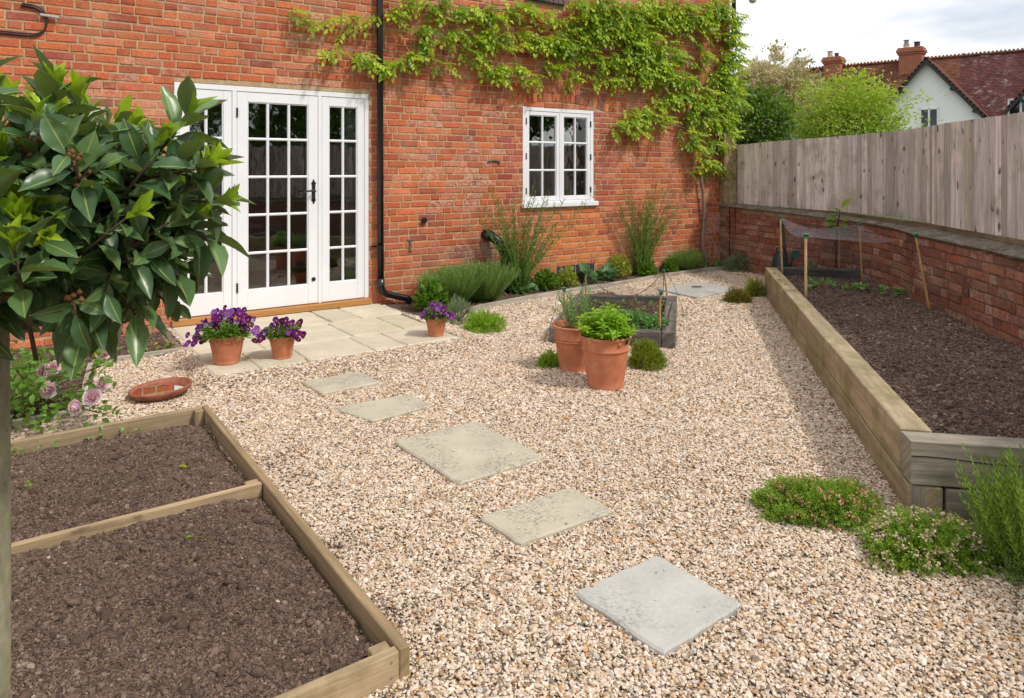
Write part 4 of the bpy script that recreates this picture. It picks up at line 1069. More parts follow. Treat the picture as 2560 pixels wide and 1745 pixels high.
fence = thing('wooden_fence', 'tall weathered grey featheredge board fence standing on the garden wall', 'fence', gw(2., -.24)[0]+UP*.9)
bm = MB(); s = .06; OFF = -.235
nm = MB()
def ftop(s): return float(np.interp(s, [0, 1.0, 3.0, 5.5, 8, 16], [1.862, 1.888, 1.918, 1.925, 1.94, 1.95]))
pan = .0
while s < LEN-.5:
    wv = random.uniform(.070, .095); a, _, n = gw(s, OFF+.0); b_, zt, _ = gw(s+wv+.012, OFF); e = b_-a; L = np.linalg.norm(e); e /= L
    nn = np.array([-e[1], e[0], 0]); nn = nn if np.dot(nn, n) > 0 else -nn
    rid = random.random()*30; z0, z1 = .965, ftop(s)+random.uniform(-.0025, .0025)
    yw = random.uniform(-.002, .003)
    pts = [(0, .004), (0, .026+yw), (L, .008), (L, -.006)]
    vs, qs = [], []
    for zz in (z0, z1):
        for x, o_ in pts: vs.append(a+e*x+nn*o_+UP*zz); qs.append((zz, x+rid*.37, rid))
    k = random.choice([.70, .84, .94, 1., 1.08, 1.2])*random.uniform(.93, 1.07); warm = random.random(); col = (k, k*(1-.05*warm), k*(1-.07*warm))
    if random.random() < .07: col = (k*.72, k*.70, k*.58)
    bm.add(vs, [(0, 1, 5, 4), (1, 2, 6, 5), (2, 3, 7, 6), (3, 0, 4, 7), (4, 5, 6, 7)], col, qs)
    for k_ in range(8): bm.c[-8+k_] = (*col, 1. if k_ % 4 in (2, 3) else .0)  # alpha marks the lapped edge for the painted shadow line
    for zz in (1.08, 1.42, 1.74):
        for x in (.3, .7):
            if random.random() < .85: p = a+e*(x*L)+nn*.012+UP*(zz+random.uniform(-.008, .008)); nm.box(p-e*.0035, e*.007, nn*.003, UP*.007, .001)
    s += wv
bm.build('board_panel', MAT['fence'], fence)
nm.build('nails', simple('rusty_nail', (.07, .05, .045), .8, .2, .2), fence)['kind'] = 'stuff'
s = .24
while s < LEN-.6:
    l = random.uniform(1.7, 2.0); gb = MB(); a, za, n = gw(s, OFF+.026); b_, zb, _ = gw(min(s+l, LEN-.5), OFF+.026)
    e = b_-a; gb.box(a+UP*.905, e*.998, -n*.03, UP*.062, .004, tone()); gb.build('gravel_board', MAT['gravelboard'], fence); s += l
for zz in (1.05, 1.42, 1.76):
    rl = MB()
    for i in range(24):
        a, _, n = gw(.24+i*.55, OFF-.02); b_, _, _ = gw(.24+(i+1)*.55, OFF-.02); rl.box(a+UP*zz, b_-a, -n*.04, UP*.07, .003)
    rl.build('rail', MAT['gravelboard'], fence)

# ================================================================== NEIGHBOURING HOUSES
RD = np.array([.763, -.646, 0]); ND = np.array([-.646, -.763, 0]); A0 = np.array([18.66, 32., 0])
def HP(t, n, z): return A0+RD*t+ND*n+UP*z
def f_tile(c1, c2, lich):
    def fn(nt):
        q = attr(nt, 'q', 'Vector')
        br = nd(nt, 'ShaderNodeTexBrick', {'Vector': q, 'Color1': c4(c1), 'Color2': c4(c2), 'Mortar': (.03, .015, .012, 1), 'Scale': 1., 'Mortar Size': .012, 'Bias': 0., 'Brick Width': .17, 'Row Height': .10}, offset=.5)
        c = hsvj(nt, br.outputs[0], mrange(nt, noise(nt, pos(nt), 2.2, 5., .65), .3, .7, .65, 1.35))
        s = nd(nt, 'ShaderNodeSeparateXYZ', {0: q})
        saw = mth(nt, 'FRACT', mth(nt, 'DIVIDE', s.outputs[1], .10))
        c = hsvj(nt, c, mrange(nt, saw, .75, 1., 1., .55))
        if lich:
            l = mth(nt, 'MULTIPLY', mrange(nt, noise(nt, vmul(nt, pos(nt), (1., 1., 2.5)), 3.2, 7., .75), .53, .62), mrange(nt, noise(nt, pos(nt), .55, 3.), .44, .6))
            c = mixc(nt, mth(nt, 'MULTIPLY', l, .65), c, (.42, .38, .36, 1))
        return pbsdf(nt, c, .9, .15, saw, .6, .03)
    return fn
MAT['tileA'] = mat('orange_roof_tile', f_tile((.23, .088, .052), (.14, .06, .042), 0)); MAT['tileB'] = mat('plum_roof_tile', f_tile((.155, .055, .048), (.095, .036, .036), 1))
MAT['whitewall'] = mat('white_brick_wall', lambda nt: pbsdf(nt, (.88, .89, .90, 1), .8, .2, nd(nt, 'ShaderNodeTexBrick', {'Vector': vmul(nt, attr(nt, 'q', 'Vector'), (1, 1, 1)), 'Scale': 1., 'Brick Width': .22, 'Row Height': .075, 'Mortar Size': .006, 'Color1': (1, 1, 1, 1), 'Color2': (.93, .93, .93, 1), 'Mortar': (.3, .3, .3, 1)}).outputs[0], .4, .01))
MAT['barge'] = simple('dark_bargeboard', (.022, .028, .035), .5, .4, .2)
MAT['chim'] = mat('chimney_brick', lambda nt: pbsdf(nt, nd(nt, 'ShaderNodeTexBrick', {'Vector': attr(nt, 'q', 'Vector'), 'Color1': (.40, .13, .08, 1), 'Color2': (.30, .095, .06, 1), 'Mortar': (.34, .22, .15, 1), 'Scale': 1., 'Brick Width': .225, 'Row Height': .075, 'Mortar Size': .009}).outputs[0], .9, .1))
MAT['pot'] = simple('buff_chimney_pot', (.50, .42, .32), .8, .2, .15); MAT['lead'] = simple('grey_lead', (.22, .24, .27), .5, .4, .2)
def quad(mb, pts, qs, th, nrm, col=(1, 1, 1), mi=0):
    a = [np.array(p) for p in pts]; b_ = [p-np.array(nrm)*th for p in a]
    mb.add(a+b_, [(0, 1, 2, 3), (7, 6, 5, 4)]+[(i, i+4, (i+1) % 4+4, (i+1) % 4) for i in range(4)], col, list(qs)+list(qs), mi)
ZR, NR = 6.9, -3.35; PIT = 1.19; ZE = 3.5; run = (ZR-ZE)/PIT
def roofpart(name, t0, t1, m, parent):
    mb = MB(); sl = math.hypot(run, ZR-ZE); nrm = unit(ND*(ZR-ZE)+UP*run)
    quad(mb, [HP(t0, NR, ZR), HP(t1, NR, ZR), HP(t1, NR+run, ZE), HP(t0, NR+run, ZE)], [(t0, sl, 0), (t1, sl, 0), (t1, 0, 0), (t0, 0, 0)], .06, nrm)
    nrm2 = unit(-ND*(ZR-ZE)+UP*run)
    quad(mb, [HP(t0, NR, ZR), HP(t1, NR, ZR), HP(t1, NR-run, ZE), HP(t0, NR-run, ZE)], [(t0, sl, 0), (t1, sl, 0), (t1, 0, 0), (t0, 0, 0)], .06, nrm2)
    o = mb.build(name, m, parent)
    rg = MB(); t = t0
    while t < t1-.01:
        rg.box(HP(t, NR-.10, ZR-.05), RD*.155, ND*.2, UP*.10, .02, (1, 1, 1)); rg.box(HP(t+.03, NR-.03, ZR+.04), RD*.09, ND*.06, UP*.075, .02); t += .16
    rg.build('ridge_tiles', simple(name+'_ridge', (.24, .095, .055) if 'A' in m.name or 'orange' in m.name else (.21, .10, .055), .9, .1, .35, 3.), o)
    return o
def walls(mb, t0, t1, n0, n1, z1):
    for a, b_ in (((t0, n1), (t1, n1)), ((t0, n0), (t0, n1)), ((t1, n0), (t1, n1))):
        l = math.dist(a, b_); P = [HP(*a, 0), HP(*b_, 0), HP(*b_, z1), HP(*a, z1)]
        quad(mb, P, [(0, 0, 0), (l, 0, 0), (l, z1, 0), (0, z1, 0)], .2, unit(np.cross(P[1]-P[0], UP)))
def chimney(t, wd, top, base, parent, lab):
    n0 = NR+.62; d = .75; mb = MB()
    for fc in ((HP(t-wd/2, n0, 0), RD*wd), (HP(t+wd/2, n0, 0), -ND*d), (HP(t-wd/2, n0-d, 0), ND*d)):
        o_, ex = fc; l = np.linalg.norm(ex); mb.add([o_+UP*base, o_+ex+UP*base, o_+ex+UP*(top-.35), o_+UP*(top-.35)], [(0, 1, 2, 3)], (1, 1, 1), [(0, 0, 0), (l, 0, 0), (l, top-.35-base, 0), (0, top-.35-base, 0)])
    for k, (ex_, z0, z1) in enumerate(((.05, top-.35, top-.25), (.10, top-.25, top-.1), (.05, top-.1, top))):
        mb.box(HP(t-wd/2-ex_, n0+ex_, z0), RD*(wd+2*ex_), -ND*(d+2*ex_), UP*(z1-z0), .01)
    c = mb.build('chimney', MAT['chim'], parent, label=lab)
    fl_ = MB(); fl_.box(HP(t-wd/2-.06, n0+.02, base-.12), RD*(wd+.12), -ND*(d*.5), UP*.24, .01); fl_.build('flashing', MAT['lead'], c)
    return c
nh = thing('terraced_house', 'far house with an orange tiled ridge roof and two brick chimneys', 'house', HP(-6, NR, 0))
mb = MB(); walls(mb, -15, .85, NR-run+.3, NR+run-.3, ZE+.3); mb.build('wall', MAT['whitewall'], nh)
ra = roofpart('roof', -15.5, .9, MAT['tileA'], nh)
c1_ = chimney(-4.87, .80, 7.36, 5.95, nh, 'left-hand pinkish brick chimney'); c2_ = chimney(-1.22, 1.0, 7.46, 5.95, nh, 'taller brick chimney beside the white gable')
def cpot(t, c, r, h, z, m='pot', dn=.25):
    k = MB(); k.lathe(HP(t, NR+dn, z), [(r*.9, 0), (r, h*.1), (r*.85, h*.25), (r*.8, h*.85), (r*.95, h*.9), (r*.95, h), (r*.6, h), (r*.6, h*.5)], 14); return k.build('chimney_pot', MAT[m], c)
cpot(-5.05, c1_, .15, .36, 7.36); cpot(-4.72, c1_, .12, .22, 7.36, 'black'); cpot(-1.45, c2_, .16, .22, 7.46); cpot(-.98, c2_, .16, .28, 7.46, 'black')
k = MB(); k.lathe(HP(-1.45, NR+.25, 7.68), [(.10, 0), (.10, .16), (.14, .17), (.14, .2), (.01, .21)], 12); k.build('cowl', MAT['lead'], c2_)

gh_ = thing('gabled_house', 'white painted gabled house with a dark plum tiled roof beyond the fence', 'house', HP(0, 0, 0))
mb = MB(); walls(mb, .9, 13, NR-run+.3, NR+run-.3, ZE+.3)
def gable(t0, za, half, ze, n, wins, nm):
    zb_ = ze; pit = (za-ze)/half
    P = [HP(t0-half+.12, n, 0), HP(t0+half-.12, n, 0), HP(t0+half-.12, n, ze+.1), HP(t0, n, za-.12), HP(t0-half+.12, n, ze+.1)]
    qs = [(-half, 0, 0), (half, 0, 0), (half, ze, 0), (0, za, 0), (-half, ze, 0)]
    back = [p-ND*3.2 for p in P]
    mb.add(P+back, [(0, 1, 2, 3, 4), (1, 6, 7, 2), (0, 4, 9, 5)], (1, 1, 1), qs+qs)
    rp = MB(); L = math.hypot(half+.1, (half+.1)*pit)
    for sg in (-1, 1):
        e0 = HP(t0, n+.30, za+.02); e1 = HP(t0+sg*(half+.12), n+.30, za+.02-(half+.12)*pit); nrm = unit(RD*sg*pit+UP)
        quad(rp, [e0, e1, e1-ND*3.6, e0-ND*3.6], [(0, L, 0), (0, 0, 0), (3.6, 0, 0), (3.6, L, 0)], .09, nrm)
    r_ = rp.build('gable_roof', MAT['tileA' if nm else 'tileB'], gh_)
    bp = MB()
    for sg in (-1, 1):
        e0 = HP(t0, n+.30, za-.07); e1 = HP(t0+sg*(half+.10), n+.30, za-.07-(half+.10)*pit); dn = -UP*.2
        bp.add([e0, e1, e1+dn, e0+dn]+[p-ND*.05 for p in (e0, e1, e1+dn, e0+dn)], [(0, 1, 2, 3), (7, 6, 5, 4), (3, 2, 6, 7), (0, 4, 5, 1)])
        for f in (.42, .78):
            e = e0+(e1-e0)*f; bp.box(e-UP*.30-RD*.06, RD*.12, -ND*.35, UP*.12, .01)
    bp.build('bargeboard', MAT['barge'], r_)
gable(0, 6.5, 2.22, 3.80, 0, 1, 1); gable(5.35, 6.95, 2.32, 4.15, 0, 1, 1)
mb.build('wall', MAT['whitewall'], gh_)
def pwin(tc, zc, w_, h_, n, lab=None):
    f = MB(); b_ = .07
    for a in ((-w_/2, -w_/2+b_, -h_/2, h_/2), (w_/2-b_, w_/2, -h_/2, h_/2), (-b_*.6, b_*.6, -h_/2, h_/2), (-w_/2, w_/2, h_/2-b_, h_/2), (-w_/2, w_/2, -h_/2, -h_/2+b_)):
        f.box(HP(tc+a[0], n+.04, zc+a[2]), RD*(a[1]-a[0]), -ND*.1, UP*(a[3]-a[2]), .004)
    f.wbox
    o = f.build('window', MAT['white'], gh_, label=lab); g_ = MB(); g_.box(HP(tc-w_/2+.02, n+.012, zc-h_/2+.02), RD*(w_-.04), -ND*.01, UP*(h_-.04), .001)
    g_.build('pane', simple('far_pane', (.012, .02, .018), .05, .6, .2, 1.), o); return o
tw = lambda u: (((u-CX)/F)*A0[1]-A0[0])/(RD[0]-((u-CX)/F)*RD[1])
t1_, t2_ = tw(2299), tw(2347); pwin((t1_+t2_)/2, 3.55, t2_-t1_, 1.35, 0, 'two-light window in the first white gable'); pwin(tw(2552), 3.85, .9, 1.2, 0, 'window in the second white gable')
roofpart('main_roof', .9, 13.3, MAT['tileB'], gh_)

# ================================================================== TREES BEYOND THE FENCE
def tree(name, label, m, c, rx, rz, n, L, Wd, tpl=None, upb=.2, jit=.6, group=None, trunk_r=.09, layers=0, cat='tree', nbr=16, shape=None, ry=None):
    c = np.array(c, float); t = thing(name, label, cat, (c[0], c[1], 0), group)
    base = np.array([c[0], c[1], -.1]); mb = MB()
    top = c+UP*rz*.3
    mb.tube([base, base+(top-base)*.4+np.array([.05, 0, 0]), top], [trunk_r, trunk_r*.7, trunk_r*.25], 8)
    tips = []
    for i in range(nbr):
        a = rng.uniform(0, 6.28); el = rng.uniform(-.25, 1.2); dr = np.array([math.cos(a)*math.cos(el), math.sin(a)*math.cos(el), math.sin(el)])
        tip = c+dr*np.array([rx, ry or rx, rz])*rng.uniform(.72, 1.); tips.append(tip)
        s_ = base+(top-base)*rng.uniform(.45, .95); mid = (s_+tip)/2+UP*.1
        mb.tube([s_, mid, tip], [trunk_r*.35, trunk_r*.2, trunk_r*.06], 5)
    mb.build('trunk', MAT['twig'], t, smooth=True)
    # crown: many clumps, each a flattened spray
    nc = max(30, n//26); d = unit(rng.normal(0, 1, (nc, 3))); r = .45+.6*rng.random(nc)**.7
    r *= .75+.5*vnoise(d[:, 0]*2.4+c[0], d[:, 2]*2.4+d[:, 1]*2+9)
    cc = c+d*np.array([rx, ry or rx, rz])*r[:, None]
    if shape is not None: cc = shape(cc, c)
    k = rng.integers(0, nc, n); sp = rx*.17
    off = rng.normal(0, 1, (n, 3))*np.array([sp, sp, sp*.45]); P = cc[k]+off
    X = unit(P-c)*.7+rng.normal(0, jit, (n, 3))+UP*upb
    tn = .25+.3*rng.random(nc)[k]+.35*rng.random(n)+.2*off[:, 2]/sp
    foliage('crown', m, tpl or [TL], P, X, None, L*rng.uniform(.6, 1.3, n), Wd*rng.uniform(.7, 1.2, n), tn, t)
    return t
ta = tree('dark_green_tree', 'dense dark green bushy tree rising just beyond the fence by the house corner', MAT['dark'], (4.80, 14., 2.30), .66, .78, 5200, .085, .05, shape=lambda p, c: p)
foliage('young_shoots', MAT['mid'], TL, *(lambda P, d, r: (P, d+rng.normal(0, .5, P.shape)))(*dome_pts((4.74, 13.85, 2.25), .70, .84, 900, .8, True)), L=.085, Wd=.05, parent=ta)
tb = tree('blossoming_tree', 'tree covered in cream-pink blossom behind the dark green tree', MAT['olive'], (6.55, 18., 2.5), 1.12, 1.75, 4200, .09, .05, ry=1.3)
P, d_, r_ = dome_pts((6.55, 18., 2.55), 1.2, 1.84, 420, .86, True); k = rng.integers(0, 420, 9000)
foliage('blossom', MAT['cream'], TPIN, P[k]+rng.normal(0, 1, (9000, 3))*[.09, .09, .05], d_[k]+rng.normal(0, .7, (9000, 3))+UP*.5, None, .13, .12, None, tb)
def layer(p, c):
    q_ = p.copy(); q_[:, 2] = c[2]+np.round((p[:, 2]-c[2])/.30)*.30+rng.normal(0, .07, len(p)); return q_
tree('light_green_tree', 'airy light green tree with layered feathery branches in front of the white gable', MAT['lime'], (7.42, 15.6, 2.45), 1.15, 1.0, 11000, .085, .05, [TL], .05, .55, shape=layer, nbr=30, trunk_r=.07)
tree('skyline_tree', 'small pale tree standing on the skyline left of the chimneys', MAT['silver'], (18.4, 45., 7.7), .62, 1.25, 330, .20, .11, nbr=12, trunk_r=.10)
# trees that only show in the window glass, beyond the fence to the right of the frame
tree('garden_tree', 'tall leafy tree beyond the fence right of the frame, seen only in the glass', MAT['mid'], (9.2, 1.0, 3.6), 2.2, 1.7, 4200, .22, .13, trunk_r=.16)
tree('garden_tree', 'second leafy tree beyond the fence right of the frame, seen only in the glass', MAT['dark'], (9.5, 5.6, 3.4), 1.7, 1.3, 3000, .22, .13, trunk_r=.14)

tree('garden_tree', 'broad leafy tree beyond the fence behind the camera, seen only in the glass', MAT['mid'], (9.4, -2.6, 3.9), 2.7, 2.5, 5200, .24, .15, trunk_r=.2)

# ================================================================== CLIMBER ON THE HOUSE WALL
cl = thing('climbing_vine', 'bright green climber with hanging leaves trained across the upper brick wall', 'climber', WP(5.41, .1, 0))
st_ = MB()
def vpath(pts, r0, r1, off=.06, wob=.012):
    P = []
    for i, (x, y) in enumerate(pts):
        s, z = wsz(*c2(x, y)); P.append(WP(s, off+random.uniform(-wob, wob), max(z, .0)))
    Q = []
    for a, b_ in zip(P[:-1], P[1:]):
        for k in range(4): Q.append(a+(b_-a)*k/4+np.array([random.uniform(-1, 1), random.uniform(-1, 1), random.uniform(-1, 1)])*wob*.35*(k > 0))
    Q.append(P[-1]); n = len(Q)
    st_.tube(Q, [r0+(r1-r0)*i/(n-1) for i in range(n)], 7)
vpath([(2003, 1530), (1990, 1490), (1974, 1440), (1978, 1350), (1984, 1250), (1972, 1120), (1960, 1015)], .034, .022)
vpath([(1960, 1015), (1922, 950), (1905, 885), (1935, 830), (1900, 740), (1960, 640), (2060, 560), (2100, 420)], .022, .010)
vpath([(1962, 1010), (2000, 960), (2032, 880), (2052, 800), (2080, 640), (2120, 480)], .017, .008)
vpath([(2060, 560), (1990, 520), (1968, 512), (1938, 440), (1962, 388), (1930, 322), (1892, 212), (1870, 120), (1800, 40)], .014, .006)
vpath([(1905, 745), (1830, 738), (1762, 710), (1650, 715), (1540, 690)], .012, .005); vpath([(1962, 390), (1860, 370), (1700, 300), (1500, 250), (1300, 170), (1000, 60), (700, 60), (200, 20)], .012, .004)
vpath([(1968, 512), (1800, 490), (1660, 465), (1450, 420), (1180, 390), (900, 430), (640, 350)], .010, .004); vpath([(1500, 300), (1200, 270), (900, 215), (560, 215), (300, 230)], .008, .003)
vpath([(680, 330), (400, 345), (160, 380), (0, 320)], .005, .002)
st_.build('stem', MAT['vinebark'], cl, smooth=True)
blobs = []          # x, y, radius, density, depth in crop pixels
def strand(pts, r, den=1., dep=.12):
    for (x0, y0), (x1, y1) in zip(pts[:-1], pts[1:]):
        n = max(1, int(math.hypot(x1-x0, y1-y0)/(r*.9)))
        for k in range(n): blobs.append((x0+(x1-x0)*k/n, y0+(y1-y0)*k/n, r*random.uniform(.55, 1.0), den, dep))
    blobs.append((*pts[-1], r*.8, den, dep))
strand([(200, 10), (330, 20), (480, 25), (620, 50), (740, 75), (815, 95)], 40, 1.1); strand([(560, 80), (620, 130)], 22, .7); strand([(150, 85), (210, 60)], 18, .7)
strand([(850, 40), (960, 50), (1060, 95), (1160, 125), (1260, 150), (1350, 210)], 46, 1.1)
strand([(270, 190), (330, 200), (390, 290)], 34, .7); strand([(350, 140), (330, 200)], 20, .6); strand([(450, 215), (540, 200), (590, 240), (560, 290)], 40, 1.); strand([(640, 225), (760, 205), (850, 215), (960, 205)], 42, 1.1)
strand([(480, 105), (450, 95)], 22, .8); strand([(700, 250), (820, 275)], 24, .8)
strand([(660, 345), (720, 380), (800, 390), (870, 395), (940, 420), (990, 455)], 46, 1.15); strand([(720, 420), (800, 440)], 26, .8); strand([(1040, 375), (1110, 380), (1165, 385)], 24, .8)
strand([(0, 315), (60, 375), (150, 385), (210, 350), (270, 320), (320, 300)], 20, .7); strand([(420, 360), (470, 380)], 18, .5)
strand([(1010, 250), (1100, 255), (1200, 280), (1280, 300), (1360, 330), (1440, 370), (1490, 440)], 48, 1.15)
strand([(1080, 210), (1180, 220), (1280, 250)], 42, .9); strand([(1210, 430), (1260, 440)], 34, 1.); strand([(1340, 440), (1400, 460)], 38, 1.)
for x, y, r in [(x, y, r*.86) for x, y, r in [(1300, 70, 75), (1400, 30, 80), (1480, 90, 85), (1420, 160, 78), (1330, 170, 60), (1560, 30, 70), (1620, 80, 80), (1560, 180, 70), (1500, 240, 75), (1580, 260, 80), (1660, 220, 75), (1640, 310, 80), (1560, 350, 70),
                (1700, 370, 70), (1760, 300, 62), (1800, 330, 55), (1620, 420, 60), (1560, 440, 50), (1700, 440, 55), (1760, 420, 45), (1480, 330, 60), (1740, 50, 72), (1830, 40, 75), (1800, 120, 48), (1900, 90, 65), (1960, 130, 50), (1970, 60, 55), (1680, 30, 60),
                (1840, 180, 30), (1960, 200, 36), (1240, 20, 60), (1330, 5, 60), (1700, 130, 50)]]: blobs.append((x, y, r, 1.15, .22))
strand([(1965, 310), (1960, 360)], 42, 1.); strand([(1800, 440), (1880, 450), (1910, 480)], 44, .95); strand([(1700, 590), (1800, 560), (1900, 560), (1980, 600)], 55, 1.); strand([(1490, 730), (1540, 670), (1580, 720), (1620, 650)], 58, 1.2)
strand([(1680, 660), (1740, 700)], 40, .9); strand([(1900, 650), (1980, 700), (2060, 720), (2120, 740)], 58, 1.); strand([(1960, 560), (2060, 560), (2120, 620)], 62, 1.05); strand([(2040, 640), (2100, 680)], 50, .9)
strand([(1860, 770), (1910, 770)], 42, .9); strand([(1900, 830), (1950, 850)], 44, 1.); strand([(2030, 820), (2100, 830)], 38, .9); strand([(1950, 930), (1980, 950)], 30, .9); strand([(2020, 950), (2070, 960)], 36, 1.); strand([(1885, 985), (1920, 990)], 20, .8)
for x, y, r in [(2050, 30, 60), (2100, 70, 60), (2120, 150, 50), (2100, 210, 45), (2130, 280, 48), (2140, 350, 52), (2110, 420, 62), (2070, 470, 60), (2140, 500, 58), (2170, 590, 40), (2080, 370, 48), (2150, 230, 40), (2170, 100, 35), (2170, 330, 30), (2050, 110, 40)]: blobs.append((x, y, r, 1., .16))
for x, y, r in [(1680, 65, 9), (1740, 95, 13), (1792, 115, 14), (1885, 102, 26), (1950, 95, 16), (2010, 110, 26), (2010, 165, 18), (2085, 98, 16), (2150, 92, 24), (1850, 285, 14), (1905, 292, 12), (1955, 290, 18), (2080, 292, 18), (2100, 330, 22), (2150, 345, 20)]:
    blobs.append((x-2091.6, y, r, .75, .05))
vx = lambda L_: [(x-2091.6, y) for x, y in L_]
PP, XX, ZZ, LL = [], [], [], []
for x, y, r, den, dep in blobs:
    s, z = wsz(*c2(x, y)); s2, _ = wsz(*c2(x+r, y)); rs = abs(s2-s); Yd = P0[1]+s*D[1]; rz = r/2.324/F*Yd
    n = int(den*rs*rz*800)+2
    a = rng.uniform(0, 6.28, n); q_ = np.sqrt(rng.random(n)); ds = rs*q_*np.cos(a)*1.05; dz = rz*q_*np.sin(a)*1.05
    tt = .03+dep*rng.random(n)*(1-.5*q_)
    for i in range(n):
        PP.append(WP(s+ds[i], tt[i], z+dz[i]))
        ang = rng.uniform(-1.25, 1.25); XX.append(D*math.sin(ang)*.85+N*rng.uniform(.35, 1.0)+UP*rng.uniform(-.95, .25)); ZZ.append(N*.6+UP*.9+rng.normal(0, .3, 3)); LL.append(rng.uniform(.12, .22))
LL = np.array(LL); foliage('leaves', MAT['vine'], TPIN, PP, XX, ZZ, LL, LL*.95, None, cl)
for a, b_, c_ in [((1140, 215), (1165, 265), (1180, 300)), ((480, 120), (530, 190), (560, 230)), ((440, 230), (520, 250), (620, 340)), ((400, 290), (420, 350), (412, 415)), ((250, 270), (262, 300), (270, 345))]:
    tw_ = MB(); tw_.tube([WP(wsz(*c2(*p))[0], .06+.03*i, wsz(*c2(*p))[1]) for i, p in enumerate((a, b_, c_))], .004, 5); tw_.build('trailing_stem', MAT['bamboo'], cl)

# ================================================================== POTS
def pot(name, label, c, rb, rr, h, parent=None, group=None, band=.80, boss=False):
    t = thing(name, label, 'pot', c, group); mb = MB(); r = lambda f: rb+(rr*.955-rb)*f
    prof = [(.001, 0), (rb*.94, 0), (rb*1.02, .004), (rb*1.03, h*.03), (rb, h*.045)]
    for f in (.15, .3, .45, .6, .7): prof.append((r(f), h*f))
    b = band; prof += [(r(b-.025), h*(b-.025)), (r(b)+.006*h/.35, h*(b-.015)), (r(b)+.0075*h/.35, h*b), (r(b)+.005*h/.35, h*(b+.015)), (r(b+.025), h*(b+.025)), (r(.9), h*.9), (rr*.965, h*.945), (rr, h*.965), (rr*1.005, h*.985), (rr*.985, h), (rr*.93, h*.998), (rr*.90, h*.97), (r(.8)*.88, h*.80), (.001, h*.80)]
    mb.lathe(c, prof, 56); mb.build('body', MAT['terra'], t, smooth=True)
    sl_ = MB(); sl_.lathe(np.array(c), [(.001, h*.86), (rr*.5, h*.868), (rr*.9, h*.862)], 24); sl_.build('compost', MAT['soil'], t)
    if boss:
        k = MB(); a = -1.1; k.lathe(np.array(c)+[r(.9)*math.cos(a), r(.9)*math.sin(a), h*.895], [(.001, -.014), (.011, -.010), (.014, 0), (.011, .010), (.001, .014)], 12); k.build('boss', MAT['terra'], t, smooth=True)
    return t
PT = .06
PL, PM, PR = WP(-1.816, 1.535, PT), WP(-1.437, 1.64, PT), WP(-.13, 1.69, PT)
pot('flower_pot', 'larger terracotta pot of mixed purple pansies on the patio corner', PL, .088, .134, .21, group='terracotta pots on the patio', band=.78)
pot('flower_pot', 'small terracotta pot of dark purple pansies beside the larger pansy pot', PM, .066, .103, .172, group='terracotta pots on the patio', band=.8)
pot('flower_pot', 'small terracotta pot of purple pansies alone at the far patio corner', PR, .063, .095, .158, group='terracotta pots on the patio', band=.75)
PBF, PBB = np.array([.645, 4.915, .004]), np.array([.475, 5.35, .0])
pot('herb_pot', 'big terracotta pot of bright green herbs in front of the small raised bed', PBF, .122, .180, .355, group='big terracotta herb pots', band=.74, boss=True)
pot('herb_pot', 'big terracotta pot of narrow-leaved herbs, half hidden behind the front herb pot', PBB, .118, .176, .335, group='big terracotta herb pots', band=.66)
# pansy flower: five petals facing +z
def pansy_mesh(name, edge, inner_, white=False):
    vs, fs, cs = [], [], []
    def petal(a, w, l, y0, ei, zt):
        b = len(vs); n = 5; rows_ = 4
        for i in range(rows_+1):
            f = i/rows_; rad = l*f; ww = w*math.sin(math.pi*min(1, .12+f*.72))**.8
            for j in range(n):
                g = (j/(n-1)-.5)*2; x = rad*math.cos(a)-g*ww*math.sin(a); y = rad*math.sin(a)+g*ww*math.cos(a)+y0
                vs.append((x, y, zt+.18*l*f*f*(random.uniform(.4, 1.2))-.05*abs(g)*l))
                if f < .12: c = (.75, .45, .03)
                elif f < .4: c = tuple(random.uniform(.7, 1)*q_ for q_ in inner_)
                else: c = tuple(random.uniform(.8, 1.15)*q_ for q_ in ei)
                cs.append(c)
        for i in range(rows_):
            for j in range(n-1): k = b+i*n+j; fs.append((k, k+1, k+n+1, k+n))
    petal(R(125), .62, 1., .12, edge, -.1); petal(R(55), .62, 1., .12, edge, -.13)
    lo_ = (.62, .55, .66) if white else edge
    petal(R(178), .5, .82, 0, lo_, .02); petal(R(2), .5, .82, 0, lo_, .03); petal(R(270), .68, .85, 0, lo_, .06)
    me = bpy.data.meshes.new(name); me.from_pydata(vs, [], fs); a = me.attributes.new('col', 'FLOAT_COLOR', 'POINT'); a.data.foreach_set('color', np.array([(*c, 1) for c in cs]).ravel())
    me.materials.append(MAT['petal']); return me
PAN = [pansy_mesh('pansy_flower', (.13, .010, .17), (.035, .004, .06)), pansy_mesh('pansy_flower', (.22, .025, .30), (.06, .006, .09)), pansy_mesh('pansy_flower', (.17, .008, .13), (.04, .003, .05)), pansy_mesh('pansy_flower', (.20, .04, .36), (.06, .01, .1), True), pansy_mesh('pansy_flower', (.30, .10, .48), (.09, .01, .14))]
